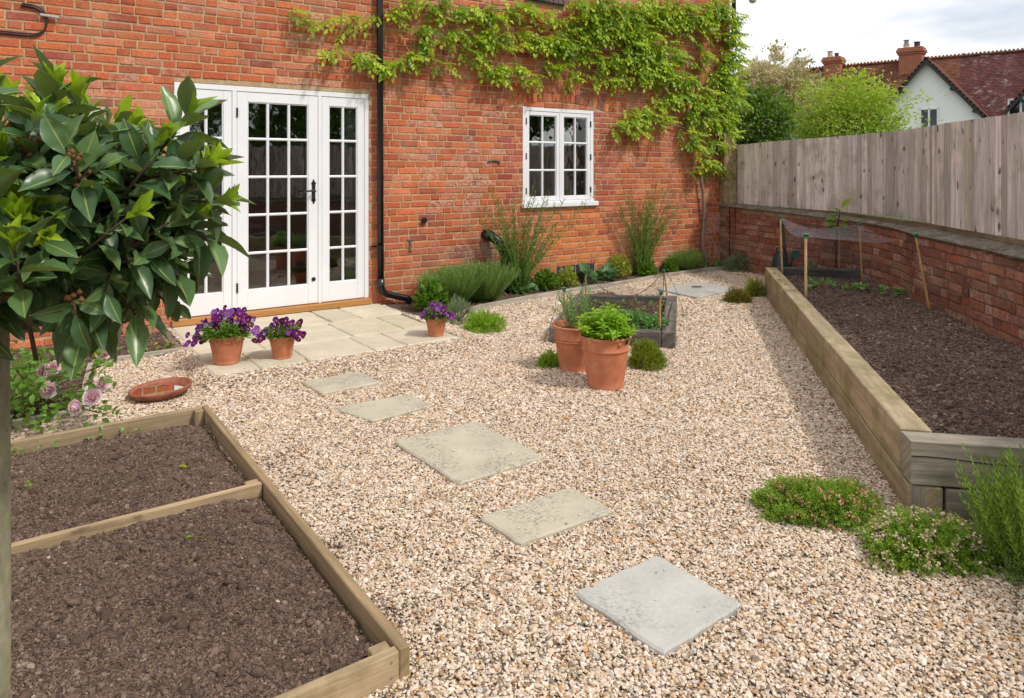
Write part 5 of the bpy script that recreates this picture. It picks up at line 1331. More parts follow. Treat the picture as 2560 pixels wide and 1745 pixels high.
def pansies(label, c, h, r, n, spots, mix, fs=.028):
    c = np.array(c); t = thing('pansy_plant', label, 'pansies', c+UP*h*.87, 'pansies in the patio pots'); top = c+UP*h
    P, X = [], []
    k = int(n*11); a = rng.uniform(0, 6.28, k); q_ = np.sqrt(rng.random(k))*r; zz = rng.uniform(.0, .085, k)
    P = top+np.stack([np.cos(a)*q_, np.sin(a)*q_, zz-.1*np.maximum(q_-r*.8, 0)], 1)-UP*.02; X = np.stack([np.cos(a)*.8, np.sin(a)*.8, rng.uniform(-.2, .9, k)], 1)
    foliage('leaves', MAT['mid'], TL, P, X, None, rng.uniform(.025, .045, k), .018, None, t)
    sm = MB(); i = 0
    for j in range(n):
        dx, dz, dd = spots(j, n)
        p = top+np.array([dx, dd, dz]); sm.tube([top+np.array([dx*.45, dd*.4, -.02]), top+np.array([dx*.8, dd*.7, dz*.6]), p], .0016, 4)
        fo_ = bpy.data.objects.new('flower', PAN[random.choices(range(5), mix)[0]]); COL.objects.link(fo_); fo_.parent = t; fo_.location = tuple(p-np.array(WL[t.name]))
        d = Vector((random.gauss(dx*3.0, .45), random.gauss(-1., .35), random.gauss(.22, .4))); fo_.rotation_euler = (d.to_track_quat('Z', 'Y').to_matrix() @ Matrix.Rotation(random.gauss(0, .35), 3, 'Z')).to_euler()
        k_ = fs*random.uniform(.75, 1.2); fo_.scale = (k_*random.uniform(.7, 1.), k_, k_)
    sm.build('stems', MAT['herb'], t); return t
def spL(j, n):
    a = random.uniform(-1, 1); x = a*.255; hz = .17*(1-abs(a)**2.2)*random.uniform(.25, 1)+(.02 if abs(a) < .7 else -.05)
    if abs(a) > .72: hz = random.uniform(-.075, .08)
    return x+.01, hz, random.uniform(-.14, .09)
def spM(j, n):
    a = random.uniform(-1, 1); x = a*.155; return x+.005, .135*(1-abs(a)**2)*random.uniform(.2, 1)+random.uniform(-.03, .03)*(abs(a) > .6), random.uniform(-.1, .07)
def spR(j, n):
    a = random.uniform(-1, 1); return a*.138+.005, .13*(1-abs(a)**2.2)*random.uniform(.15, 1), random.uniform(-.1, .07)
pansies('wide spread of mixed violet and white-faced pansies in the larger patio pot', PL, .21, .15, 74, spL, [30, 25, 18, 14, 13])
pansies('dark purple pansies filling the small pot next to the larger pansy pot', PM, .172, .11, 38, spM, [45, 20, 32, 0, 3])
pansies('violet pansies filling the small pot at the far patio corner', PR, .158, .105, 38, spR, [20, 45, 15, 3, 17], .027)

# herbs in the big pots
hb = thing('bright_herb', 'bushy bright green herb with pointed leaves in the front big pot', 'herb', PBF+UP*.30)
tp = PBF+UP*.33; sm = MB(); P, X, L_, T_ = [], [], [], []
for i in range(74):
    a = rng.uniform(0, 6.28); q_ = math.sqrt(rng.random())*.155; b0 = tp+np.array([math.cos(a)*q_*.7, math.sin(a)*q_*.7, -.02]); hh = rng.uniform(.10, .215)*(1.05-1.6*max(q_-.08, 0)/.2)
    t1 = tp+np.array([math.cos(a)*q_*1.32, math.sin(a)*q_*1.32, hh]); sm.tube([b0, (b0+t1)/2, t1], .0022, 4)
    for k in range(8):
        f = .3+.7*k/7; p = b0+(t1-b0)*f; a2 = k*1.57+rng.uniform(-.4, .4)
        for sg in (0, math.pi):
            P.append(p); X.append([math.cos(a2+sg), math.sin(a2+sg), .55-.2*(k < 3)+.5*(k == 7)]); L_.append(rng.uniform(.038, .06)*(1 if k < 7 else .7)); T_.append(.2+.6*f*rng.random()+.2*(k > 5))
sm.build('stems', MAT['herb'], hb); L_ = np.array(L_); foliage('leaves', MAT['herb'], [tpl_leaf(2, .15, .35, .8), tpl_leaf(2, .1, .55, .8)], P, X, None, L_, L_*.42, np.array(T_), hb)
foliage('yellowed_leaves', MAT['yelleaf'], TL, [tp+np.array([-.115, -.11, .02]), tp+np.array([-.07, -.12, -.005])], [[-.3, -1, -.5], [.1, -1, -.4]], [[0, -1, .5]]*2, .045, .03, None, hb)
k = MB(); k.box(tp+np.array([.115, -.125, -.02]), np.array([.017, 0, .004]), np.array([0, .003, 0]), np.array([.012, 0, .062]), .001); tag(k.build('plant_label', MAT['black'], None, tp+np.array([.115, -.125, -.02])), 'small black plant label stuck in the front herb pot', 'label')
tg = thing('narrow_herb', 'grey-green narrow-leaved herb in the rear big pot', 'herb', PBB+UP*.28)
tp = PBB+UP*.30; sm = MB(); P, X = [], []
for i in range(40):
    a = rng.uniform(0, 6.28); q_ = math.sqrt(rng.random())*.13; b0 = tp+np.array([math.cos(a)*q_*.6+.03, math.sin(a)*q_*.6, -.02]); t1 = tp+np.array([math.cos(a)*q_*1.25+rng.normal(0, .02), math.sin(a)*q_*1.2, rng.uniform(.10, .30)]); sm.tube([b0, (b0+t1)/2+rng.normal(0, .006, 3), t1], .0018, 4)
    for k in range(16): f = .2+.8*k/15; a2 = k*2.4; P.append(b0+(t1-b0)*f); X.append([math.cos(a2), math.sin(a2), 1.1])
sm.build('stems', MAT['mid'], tg); foliage('leaves', leaf('grey_green_herb_leaf', (.09, .20, .06), (.28, .45, .20), None, .25, .55), TLN, P, X, None, rng.uniform(.03, .055, len(P)), .0085, None, tg)

# ================================================================== WATER DISH
dc = np.array([-2.315, 4.70, .012]); wd_ = thing('water_dish', 'shallow terracotta saucer of water lying tilted on the gravel', 'dish', dc)
Mt = np.array(Euler((R(1.5), R(-4.), 0)).to_matrix()); mb = MB()
mb.lathe(dc+UP*.012, [(.001, -.01), (.150, -.01), (.178, .010), (.192, .036), (.190, .041), (.180, .041), (.172, .034), (.158, .004), (.001, .002)], 56, M=Mt); mb.build('saucer', simple('wet_terracotta', (.30, .105, .06), .55, .3, .25, 18.), wd_, smooth=True)
k = MB(); k.lathe(dc+UP*.031, [(.001, 0), (.164, 0)], 40)
MAT['water'] = mat('still_water', lambda nt: nd(nt, 'ShaderNodeMixShader', {0: nd(nt, 'ShaderNodeFresnel', {'IOR': 1.4}).outputs[0], 1: nd(nt, 'ShaderNodeBsdfTransparent', {0: (.8, .62, .5, 1)}).outputs[0], 2: nd(nt, 'ShaderNodeBsdfGlossy', {'Roughness': .0}).outputs[0]}).outputs[0]); k.build('water', MAT['water'], wd_)

# ================================================================== CANES AND NETS
def cane(label, a, b_, grp, r=.0075, col=(1, 1, 1)):
    a, b_ = np.array(a), np.array(b_); t = thing('garden_cane', label, 'cane', a, grp); n = 9; d = b_-a
    bow = np.array([random.uniform(-.006, .006), 0, 0]); P, rr = [], []
    for i in range(n):
        f = i/(n-1); P.append(a+d*f+bow*math.sin(math.pi*f)); rr.append(r*(1.12 if i in (2, 5) else 1.))
    mb = MB(); mb.tube(P, rr, 8, col); mb.build('bamboo_stick', MAT['bamboo'], t, smooth=True)
    u = d/np.linalg.norm(d); k = MB(); k.tube([b_-u*.022, b_+u*.004], r*1.75, 12); k.tube([b_+u*.004, b_+u*.012], r*2.6, 12); k.build('cap', MAT['greencap'], t); return t
g1, g2 = 'capped canes of the small raised bed', 'capped canes of the oak raised bed'
cC = [((.455, 6.26, .09), (.455, 6.22, .452)), ((.775, 7.395, .09), (.768, 7.395, .433)), ((1.637, 7.50, .09), (1.60, 7.50, .425)), ((1.262, 6.06, .13), (1.263, 6.04, .452))]
for lab, (a, b_) in zip(['near left capped cane of the small raised bed, rising behind the narrow-leaved herb', 'far left capped cane at the back corner of the small raised bed', 'far right capped cane of the small raised bed, beside the drain cover', 'near right capped cane at the front corner of the small raised bed'], cC): cane(lab, a, b_, g1, .0085)
cR = [((3.09, 8.13, .25), (3.065, 8.13, .95)), ((2.80, 6.78, .24), (2.79, 6.76, .87)), ((3.66, 6.23, .24), (3.515, 6.2, .925)), ((3.90, 7.92, .22), (3.855, 7.9, .885))]
for lab, (a, b_), cc in zip(['bamboo cane at the far end of the oak bed in front of the watering can', 'pale cane standing just inside the oak sleepers', 'leaning bamboo cane against the garden wall', 'thin bamboo cane at the far corner of the oak bed by the wall'], cR, [(1, 1, 1), (1.35, 1.5, 1.9), (1.1, 1.05, 1), (.95, .9, .95)]): cane(lab, a, b_, g2, .0125 if 'pale' in lab else .0105, cc)
def net(name, label, corners, sag, n=26, colr=(.035, .035, .04), skirt=None, z0=0.):
    c = [np.array(x) for x in corners]; vs, qs, fs = [], [], []
    for i in range(n+1):
        for j in range(n+1):
            u, v = i/n, j/n; p = c[0]*(1-u)*(1-v)+c[1]*u*(1-v)+c[2]*u*v+c[3]*(1-u)*v
            e = 1-min(1, 4*u*(1-u))*.0; p = p-UP*(sag*(1-((2*u-1)**2)*((2*v-1)**2))*(.75+.25*math.sin(3*u+5*v)))
            vs.append(p); qs.append((u*np.linalg.norm(c[1]-c[0]), v*np.linalg.norm(c[3]-c[0]), 0))
    for i in range(n):
        for j in range(n): a = i*(n+1)+j; fs.append((a, a+1, a+n+2, a+n+1))
    me = [tuple(v) for v in vs]
    if skirt:
        for (k0, k1) in skirt:
            b = len(me); A, B = c[k0], c[k1]
            for i in range(n+1):
                f = i/n; top = A+(B-A)*f-UP*sag*(1-(2*f-1)**2)*.8
                for j in range(5): g = j/4; w_ = .03*math.sin(f*14+g*3)*g; me.append(tuple(np.array([top[0]+w_, top[1]-w_*.5, top[2]*(1-g)+z0*g]))); qs.append((f*np.linalg.norm(B-A), g*.7, 0))
            for i in range(n):
                for j in range(4): a = b+i*5+j; fs.append((a, a+1, a+6, a+5))
    o = tag(meshobj(name, me, fs, MAT['net'], None, tuple(c[0]), [colr]*len(me), qs, True), label, 'net'); return o
tops = [np.array(b_) for _, b_ in cR]
net('garden_net', 'fine pale netting sagging between the four canes of the oak bed', [tops[0], tops[1], tops[2], tops[3]], .10, colr=(.22, .22, .26))
ns = net('garden_net', 'dark netting hanging at the far end of the oak bed around the watering can', [tops[0]+UP*0, tops[3], tops[3]-UP*.6, tops[0]-UP*.62], .05, colr=(.03, .03, .035))
cT = [np.array(b_) for _, b_ in cC]
net('garden_net', 'black netting drooping over the small raised bed and its canes', [cT[0]-UP*.0, cT[1]-UP*.0, cT[2], cT[3]], .27, colr=(.02, .02, .022))
k = MB()
for A, B, sg in ((cT[0], cT[1], .20), (cT[1], cT[2], .27), (cT[2], cT[3], .2)): k.tube([A+(B-A)*f-UP*(sg*(1-(2*f-1)**2)) for f in np.linspace(0, 1, 14)], .0025, 5)
k.tube([np.array([.42, 6.2, .44]), np.array([.39, 6.2, .40]), np.array([.37, 6.2, .25]), np.array([.33, 6.18, .14]), np.array([.28, 6.15, .01])], .002, 5)
k.tube([np.array([1.62, 7.5, .42]), np.array([1.69, 7.46, .30]), np.array([1.72, 7.3, .15]), np.array([1.74, 7.2, .02])], .0022, 5); k.tube([np.array([1.29, 6.05, .15]), np.array([1.36, 6.25, .145]), np.array([1.62, 7.2, .15])], .0025, 5)
tag(k.build('net_edge_cord', simple('black_cord', (.02, .02, .022), .7, .2, .1), None, tuple(cT[0])), 'black gathered edge of the net hanging round the small raised bed', 'cord')

# ================================================================== THINGS BEHIND THE OAK BED
wc = np.array([3.37, 8.95, .02]); can = thing('watering_can', 'dark green watering can standing behind the far end of the oak bed', 'watering can', wc)
MAT['can'] = simple('dark_green_plastic', (.010, .030, .034), .35, .4, .15)
mb = MB(); mb.lathe(wc, [(.001, 0), (.11, 0), (.115, .02), (.105, .25), (.085, .38), (.05, .435), (.001, .44)], 24); mb.build('body', MAT['can'], can, smooth=True)
k = MB(); k.tube([wc+[.09, 0, .10], wc+[.12, -.02, .28], wc+[.15, -.03, .38]], [.03, .02, .017], 10); k.build('spout', MAT['can'], can, smooth=True)
k = MB(); rc = wc+np.array([.165, -.06, .41]); k.tube([rc+np.array([.055*math.cos(a), 0, .045*math.sin(a)]) for a in np.linspace(0, 6.28, 20)], .010, 6); k.lathe(rc, [(.001, 0), (.05, 0)], 20, M=np.array(Euler((R(90), 0, 0)).to_matrix())); k.build('rose', simple('green_rose', (.03, .12, .09), .4, .4, .1), can)
k = MB(); k.tube([wc+[-.03, 0, .42], wc+[-.05, 0, .48], wc+[.04, 0, .50], wc+[.07, 0, .38]], .014, 8); k.build('handle', MAT['can'], can, smooth=True)
tl = thing('garden_tool', 'dark long-handled tool leaning on the wall behind the watering can', 'garden tool', (3.50, 9.15, 0))
k = MB(); k.tube([(3.55, 9.10, .02), (3.51, 9.25, .76)], .018, 8); k.build('handle', MAT['black'], tl)
k = MB(); k.tube([(3.46, 9.25, .77), (3.47, 9.25, .82), (3.55, 9.25, .82), (3.56, 9.25, .77), (3.46, 9.25, .77)], .017, 8); k.build('grip', MAT['black'], tl)
fg = thing('young_fig', 'young big-leaved plant tied to a cane against the garden wall', 'plant', (3.86, 8.5, 0)); k = MB()
k.tube([(3.84, 8.45, 0), (3.85, 8.46, .4), (3.85, 8.44, .75), (3.87, 8.4, 1.02)], [.016, .014, .012, .006], 7); k.build('stem', MAT['twig'], fg, smooth=True)
k = MB(); k.tube([(3.885, 8.46, 0), (3.89, 8.46, .8)], .009, 7); k.build('cane', MAT['bamboo'], fg)
fp = np.array([(3.87, 8.38, 1.04), (3.85, 8.38, .98), (3.84, 8.4, .92), (3.83, 8.4, .86), (3.84, 8.4, .82), (3.86, 8.4, .84), (3.88, 8.4, .9), (3.85, 8.4, .78)])
foliage('leaves', leaf('fig_leaf', (.07, .16, .04), (.25, .36, .03), (.35, .42, .1), .35), tpl_leaf(4, .1, .3, .9), fp, [[.6, -.3, .8], [-.5, -.4, .6], [-.9, -.3, .1], [-1, -.5, .15], [-.8, -.5, -.2], [.5, -.6, -.1], [.8, -.3, .1], [.7, -.4, -.3]], [[0, -.7, .7]]*8, [.17, .10, .15, .19, .16, .12, .10, .12], [.06, .06, .09, .11, .10, .08, .06, .07], [1, .95, .25, .15, .2, .3, .6, .3], fg)

# ================================================================== BAY TREE (left foreground)
TX, TY = -1.012, 1.395
bay = thing('bay_tree', 'clipped standard bay tree with glossy dark leaves in the left foreground', 'tree', (TX, TY, 0))
mb = MB(); tp_ = [np.array([TX+.004*math.sin(z*3)-.008*(1.1-z), TY, z]) for z in np.linspace(-.02, 1.42, 16)]
mb.tube(tp_, [.0275-.004*i/15 for i in range(16)], 16); mb.build('trunk', MAT['bark'], bay, smooth=True)
BC = np.array([TX+.03, TY, 1.415]); BR = np.array([.415, .30, .275])
tw_ = MB(); P, X, Z, L_, Wd_, T_ = [], [], [], [], [], []; SP, SX, SZ, SL, SW = [], [], [], [], []; BU = []
nsh = 300
for i in range(nsh):
    ga = i*2.39996; zz = 1-2*(i+.5)/nsh; rr_ = math.sqrt(max(0, 1-zz*zz)); d = np.array([rr_*math.cos(ga), rr_*math.sin(ga), zz]); d = unit(d+rng.normal(0, .12, 3))
    if d[2] < -.93: continue
    f = rng.uniform(.62, .98) if i % 3 else rng.uniform(.42, .7)
    if d[2] > .5: f *= .93
    tip = BC+d*BR*f; ax = unit(d*.8+UP*(.45 if d[2] > -.4 else .1)+rng.normal(0, .22, 3))
    st0 = BC+d*BR*.12+np.array([0, 0, -.05]); b0 = tip-ax*.12
    tw_.tube([st0, (st0+b0)/2+rng.normal(0, .015, 3), b0, tip], [.006, .0045, .0032, .0025], 6)
    x = unit(np.cross(ax, [.3, .5, .8])); y = np.cross(ax, x); nl_ = rng.integers(7, 11); ph = rng.uniform(0, 6.28)
    for k in range(nl_):
        g = k/(nl_-1); a = ph+k*2.4; p = tip-ax*(.115*(1-g)); open_ = .72+.62*(1-g)+rng.normal(0, .14)
        rad = math.cos(a)*x+math.sin(a)*y; dr = unit(ax*math.cos(open_)+rad*math.sin(open_)+UP*-.10+rng.normal(0, .08, 3))
        P.append(p+dr*.006); X.append(dr); Z.append(unit(ax-.15*rad+rng.normal(0, .3, 3)+UP*.35+np.array([.1, -.25, 0]))); l = rng.uniform(.055, .106)*(1-.25*g*g); L_.append(l); Wd_.append(l*rng.uniform(.38, .50)); T_.append(rng.random()**1.3)
        tw_.tube([p, p+dr*.008], .0013, 4)
    if rng.random() < (.42 if d[2] > -.25 else .08):
        m_ = rng.integers(5, 11); big = rng.uniform(.85, 1.4)
        for k in range(m_):
            a = k*2.4+ph; rad = math.cos(a)*x+math.sin(a)*y; o2 = .18+.5*rng.random()
            SP.append(tip+ax*(.004*k)); SX.append(ax*math.cos(o2)+rad*math.sin(o2)); SZ.append(-rad+.2*ax); l = rng.uniform(.035, .062)*big; SL.append(l); SW.append(l*.38)
    elif rng.random() < .30:
        for k in range(9): BU.append(tip+rng.normal(0, .009, 3)-ax*.03)
# a few long shoots that stick out towards the doors
for tip, ax in (((-.83, 1.12, 1.43), (.1, -.5, .8)), ((-.79, 1.13, 1.37), (.2, -.5, .8)), ((-.94, 1.12, 1.37), (0, -.5, .8)), ((-.86, 1.14, 1.52), (.1, -.4, .9)), ((-.60, 1.36, 1.50), (.9, -.1, .15)), ((-.575, 1.38, 1.435), (.95, -.1, -.05)), ((-.60, 1.40, 1.36), (.8, -.1, -.5)), ((-.64, 1.4, 1.60), (.6, 0, .75)), ((-.72, 1.36, 1.22), (.5, -.2, -.85)), ((-.80, 1.33, 1.20), (.25, -.3, -.9)), ((-.86, 1.34, 1.64), (.25, -.1, .95)), ((-1.03, 1.38, 1.68), (-.1, -.1, .95)), ((-.93, 1.24, 1.24), (.2, -.8, -.5)), ((-1.0, 1.24, 1.20), (0, -.7, -.7)), ((-.66, 1.38, 1.30), (.8, -.1, -.45)), ((-.63, 1.38, 1.40), (.95, 0, .1))):
    tip = np.array(tip); ax = unit(np.array(ax, float)); x = unit(np.cross(ax, [.3, .5, .8])); y = np.cross(ax, x)
    tw_.tube([tip-ax*.25, tip-ax*.1, tip], [.004, .003, .0022], 6)
    for k in range(9):
        a = k*2.4; rad = math.cos(a)*x+math.sin(a)*y; o2 = .6+.09*(8-k); dr = unit(ax*math.cos(o2)+rad*math.sin(o2)-UP*.12); p = tip-ax*(.012*(8-k))
        P.append(p); X.append(dr); Z.append(unit(UP*.9+ax*.4+rng.normal(0, .2, 3))); l = rng.uniform(.085, .112); L_.append(l); Wd_.append(l*.38); T_.append(rng.random())
    if ax[2] > -.1:
        for k in range(6): a = k*2.4; rad = math.cos(a)*x+math.sin(a)*y; SP.append(tip); SX.append(ax+rad*rng.uniform(.2, .6)+UP*.4); SZ.append(-rad); l = rng.uniform(.035, .058); SL.append(l*1.25); SW.append(l*.45)
lv = foliage('leaves', MAT['bay'], TBAY, P, X, np.array(Z), np.array(L_), np.array(Wd_), np.array(T_), bay); lv.data.polygons.foreach_set('use_smooth', np.ones(len(lv.data.polygons), bool))
SP, SX, SZ, SL, SW = map(np.array, (SP, SX, SZ, SL, SW)); cut = [0]+[i for i in range(1, len(SP)) if np.linalg.norm(SP[i]-SP[i-1]) > .03]+[len(SP)]
for a, b_ in zip(cut[:-1], cut[1:]):
    lv = foliage('young_shoot', MAT['bayshoot'], TBAY, SP[a:b_], SX[a:b_], SZ[a:b_], SL[a:b_], SW[a:b_], None, bay); lv.data.polygons.foreach_set('use_smooth', np.ones(len(lv.data.polygons), bool))
tw_.build('twigs', MAT['twig'], bay, smooth=True)
for i in range(0, len(BU), 9):
    bd = MB()
    for p in BU[i:i+9]: bd.lathe(p, [(.0005, -.006), (.005, -.002), (.0056, .001), (.0005, .006)], 6)
    bd.build('bud_cluster', MAT['bud'], bay)

# ================================================================== ROSE BUSH
def rose_mesh():
    vs, fs, cs = [], [], []
    for k in range(34):
        f = k/33; a = k*2.4; rad = .12+.75*f; tilt = .15+1.05*f; w = .28+.42*f; h = .75-.25*f; b = len(vs); n = 5
        for i in range(5):
            u = i/4
            for j in range(n):
                g = (j/(n-1)-.5)*2; ww = w*math.sin(math.pi*(.15+.62*u)); cup = .25*g*g*(1-f*.3)
                r_ = rad*.35+u*h*math.sin(tilt)*(1-.25*u*(1-f))-cup*.6+.03*random.uniform(-1, 1)*u; z = u*h*math.cos(tilt)+.1*u*u*f+.12*(1-f)
                x, y = r_, g*ww; vs.append((x*math.cos(a)-y*math.sin(a), x*math.sin(a)+y*math.cos(a), z+.04*random.uniform(-1, 1)*u))
                t = .25+.75*u; k2 = random.uniform(.95, 1.05); cs.append((.90*k2, (.56+.18*t*f+.08*t)*k2, (.62+.15*t*f+.07*t)*k2, 1))
        for i in range(4):
            for j in range(n-1): q_ = b+i*n+j; fs.append((q_, q_+1, q_+n+1, q_+n))
    me = bpy.data.meshes.new('rose_flower'); me.from_pydata(vs, [], fs); at = me.attributes.new('col', 'FLOAT_COLOR', 'POINT'); at.data.foreach_set('color', np.array(cs).ravel()); me.materials.append(MAT['petal'])
    me.polygons.foreach_set('use_smooth', np.ones(len(me.polygons), bool)); return me
RM = rose_mesh()
rs = thing('rose_bush', 'sprawling rose bush with big pale pink blooms beside the bay tree trunk', 'rose', (-2.95, 4.25, .02))
def AT(u, v, Y): return np.array([(u-CX)/F*Y, Y, H-(v-HV)/F*Y])
for u, v, Y, sz, dr in ((112, 928, 4.15, .052, (-.2, -1, .35)), (133, 920, 4.25, .05, (.5, -.8, .5)), (123, 974, 4.05, .058, (.1, -1, .15)), (254, 960, 4.15, .052, (.7, -.6, .25)), (232, 994, 4.0, .062, (.3, -.8, .6)), (192, 1018, 3.98, .055, (-.3, -1, .2)), (258, 888, 4.5, .05, (.6, -.7, .4)), (212, 875, 4.5, .045, (0, -1, .4))):
    f = bpy.data.objects.new('flower', RM); COL.objects.link(f); f.parent = rs; f.location = tuple(AT(u, v, Y)-np.array(WL[rs.name])); f.rotation_euler = (Vector(dr).to_track_quat('Z', 'Y').to_matrix() @ Matrix.Rotation(random.uniform(0, 6), 3, 'Z')).to_euler(); f.scale = (sz*1.05, sz*1.05, sz*.92)
sm = MB(); P, X = [], []
for i in range(70):
    u, v = random.uniform(10, 285), random.uniform(880, 1075); Y = random.uniform(3.95, 4.6)
    if v > 1040 and u > 200: continue
    if v < 930 and u > 150 and random.random() < .6: continue
    tip = AT(u, v, Y); b0 = np.array([-2.95+random.uniform(-.15, .15), 4.3+random.uniform(-.1, .1), .0]); tip[2] = max(tip[2], .03)
    sm.tube([b0, (b0+tip)/2+np.array([0, 0, .06]), tip], .0026, 4)
    for k in range(9): P.append(tip+rng.normal(0, .03, 3)+UP*.01); X.append(rng.normal(0, 1, 3)*[1, .8, .5])
P = np.array(P); P[:, 2] = np.maximum(P[:, 2], .03)
sm.build('stems', MAT['twig'], rs); foliage('leaves', MAT['mid'], [tpl_leaf(3, .12, .3, .85)], P, X, np.array([0, -.6, .9])+rng.normal(0, .4, P.shape), rng.uniform(.035, .06, len(P)), .03, None, rs)
fp_ = thing('border_seedlings', 'small yellowing leafy plants in the border left of the patio step', 'plants', WP(-2.3, .5, .03)); k = 46
Pp = np.array([WP(random.uniform(-2.75, -2.02), random.uniform(.45, .78), random.uniform(.035, .08)) for _ in range(k)]); foliage('leaves', MAT['yelleaf'], TL, Pp[:22], rng.normal(0, 1, (22, 3))*[1, 1, .5], None, .045, .035, None, fp_); foliage('green_leaves', MAT['mid'], TL, Pp[22:], rng.normal(0, 1, (24, 3))*[1, 1, .7], None, .05, .03, None, fp_)
pt_ = foliage('fallen_petals', MAT['petal'], tpl_leaf(2, .1, .05, .8), [G(u, v, .02) for u, v in ((75, 1062), (85, 1082), (60, 1065), (370, 1015), (215, 1058), (180, 1067), (95, 1065))], rng.normal(0, 1, (7, 3))*[1, 1, .05], np.tile([0, 0, 1.], (7, 1)), .05, .04, None, None, tuple(G(75, 1062, .02)))
a = pt_.data.attributes['col']; a.data.foreach_set('color', np.tile([.80, .62, .68, 1.], len(pt_.data.vertices))); tag(pt_, 'pale pink fallen petals lying on the gravel by the bay trunk', 'petals', None, 'stuff')

# ================================================================== BORDER PLANTS
def plant(name, label, c, cat='plant', group=None): return thing(name, label, cat, c, group)
def pz(u, v, z=.03): return G(u, v, z)
def leafy(name, label, c, r, h, n, m='mid', L=.06, Wd=.04, tpl=None, upb=.5, stems=True, cat='plant', group=None, jit=.5):
    c = np.array(c); t = plant(name, label, c, cat, group)
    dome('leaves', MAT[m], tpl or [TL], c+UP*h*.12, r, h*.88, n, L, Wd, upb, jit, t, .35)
    if stems:
        k = MB()
        for i in range(14):
            a = i*2.4; k.tube([c+UP*-.02, c+np.array([math.cos(a)*r*.6, math.sin(a)*r*.6, h*random.uniform(.4, .8)])], .0028, 4)
        k.build('stems', MAT['mid'], t)
    return t
def lavender(name, label, c, r, h, n, m='lav', wd=.02, spread=.75, group=None, lean=(0, 0, 0), tpl=None):
    c = np.array(c); t = plant(name, label, c, 'shrub', group)
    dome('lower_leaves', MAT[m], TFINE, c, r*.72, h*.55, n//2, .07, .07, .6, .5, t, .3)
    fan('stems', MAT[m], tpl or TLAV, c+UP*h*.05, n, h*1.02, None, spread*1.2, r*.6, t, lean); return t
TLOB = tpl_join([(TL, (0, 0, 0), (1, 0, .1), (0, 0, 1), 1., .5), (TL, (.25, 0, 0), (.7, .7, .1), (0, 0, 1), .55, .35), (TL, (.25, 0, 0), (.7, -.7, .1), (0, 0, 1), .55, .35)])
leafy('lovage', 'dark green lobed-leaf herb at the foot of the drainpipe by the patio', WP(.42, .58, .03), .19, .34, 420, 'mid', .075, .07, [TLOB])
lavender('lavender', 'larger left mound of fine-leaved lavender against the brick wall', WP(.78, .42, .03),   .23, .40, 900, group='lavender by the wall')
lavender('lavender', 'right mound of fine-leaved lavender in front of the waste pipe', WP(1.16, .42, .03),   .25, .42, 1000, group='lavender by the wall')
def sprigdome(name, label, c, rx, rz, n, m, L, Wd, tpl=TSPR, upb=.35, ry=None, flower=0, fl=None, fm='heathfl', jit=.4, cat='shrub', inner=.5):
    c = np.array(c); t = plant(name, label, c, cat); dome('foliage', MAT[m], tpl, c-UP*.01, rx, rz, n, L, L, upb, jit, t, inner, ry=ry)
    k = MB()
    for i in range(12): a = i*2.4; k.tube([c-UP*.01, c+np.array([math.cos(a)*rx*.7, math.sin(a)*(ry or rx)*.7, rz*random.uniform(.3, .7)])], .003, 4)
    k.build('woody_stems', MAT['twig'], t)
    if flower:
        P, d, r = dome_pts(c, rx*1.0, rz*1.0, flower, .82, False, ry); kk = rng.integers(0, flower, flower*7)
        foliage('flowers', MAT[fm], TL, P[kk]+rng.normal(0, .006, (flower*7, 3)), d[kk]*.5+rng.normal(0, .5, (flower*7, 3))-UP*.25, None, fl or .011, (fl or .011)*.75, None, t)
    return t
sprigdome('thyme_dome', 'rounded pale variegated shrublet behind the lone pansy pot', WP(.44, 1.12, .02), .165, .25, 520, 'silver', .05, .06)
sprigdome('heather', 'bright green low heather with brown tips at the right end of the patio', WP(.47, 1.52, .01), .205, .16, 560, 'herb', .075, .045, flower=26)
leafy('hellebore', 'glossy round-leaved plant left of the tall wispy stems at the wall', WP(1.82, .25, .03), .16, .24, 70, 'cabb', .10, .085, [tpl_leaf(3, .15, .4, .9)], .5)
leafy('lovage', 'dark lobed-leaf herb between the wispy plant and the yellow-green shrub', WP(2.17, .27, .03), .17, .28, 330, 'mid', .07, .065, [TLOB])
leafy('variegated_shrub', 'yellow-green variegated shrub nearest the small raised bed', WP(2.58, .20, .03), .15, .25, 560, 'yellow', .035, .02, [TL])
leafy('cabbage_plant', 'dark blue-green broad-leaved plant between the two yellow-green shrubs', WP(2.98, .13, .03), .13, .21, 34, 'cabb', .13, .12, [tpl_leaf(4, .18, .3, .95)], .55, cat='vegetable')
leafy('variegated_shrub', 'taller yellow-green variegated shrub right of the blue-grey bricks', WP(3.55, .10, .05), .19, .31, 760, 'yellow', .035, .02, [TL])
leafy('cabbage_plant', 'broad blue-green leaves in front of the taller yellow-green shrub', WP(3.25, .19, .03), .15, .19, 40, 'cabb', .14, .12, [tpl_leaf(4, .18, .3, .95)], .4, cat='vegetable')
leafy('lovage', 'bright lobed-leaf herb in the border right of the second yellow-green shrub', WP(4.02, .14, .03), .175, .25, 300, 'mid', .065, .06, [TLOB])
leafy('lovage', 'small lobed-leaf herb beside the far lavender near the climber trunk', WP(4.55, .11, .03), .13, .21, 200, 'mid', .06, .055, [TLOB])
lavender('rosemary', 'far bluish-green fine-leaved bush left of the climber trunk', WP(4.85, .12, .03),   .17, .31, 600)
sprigdome('hebe', 'dense rounded grey-green shrub in the far corner by the garden wall', WP(5.58, .52, .02), .235, .29, 900, 'silver', .06, .05, upb=.5)
sprigdome('bronze_heather', 'bronze-tinted low conifer-like tuft beside the drain cover', WP(3.57, 2.0, .0), .155, .16, 420, 'bronze', .075, .04, upb=.5)
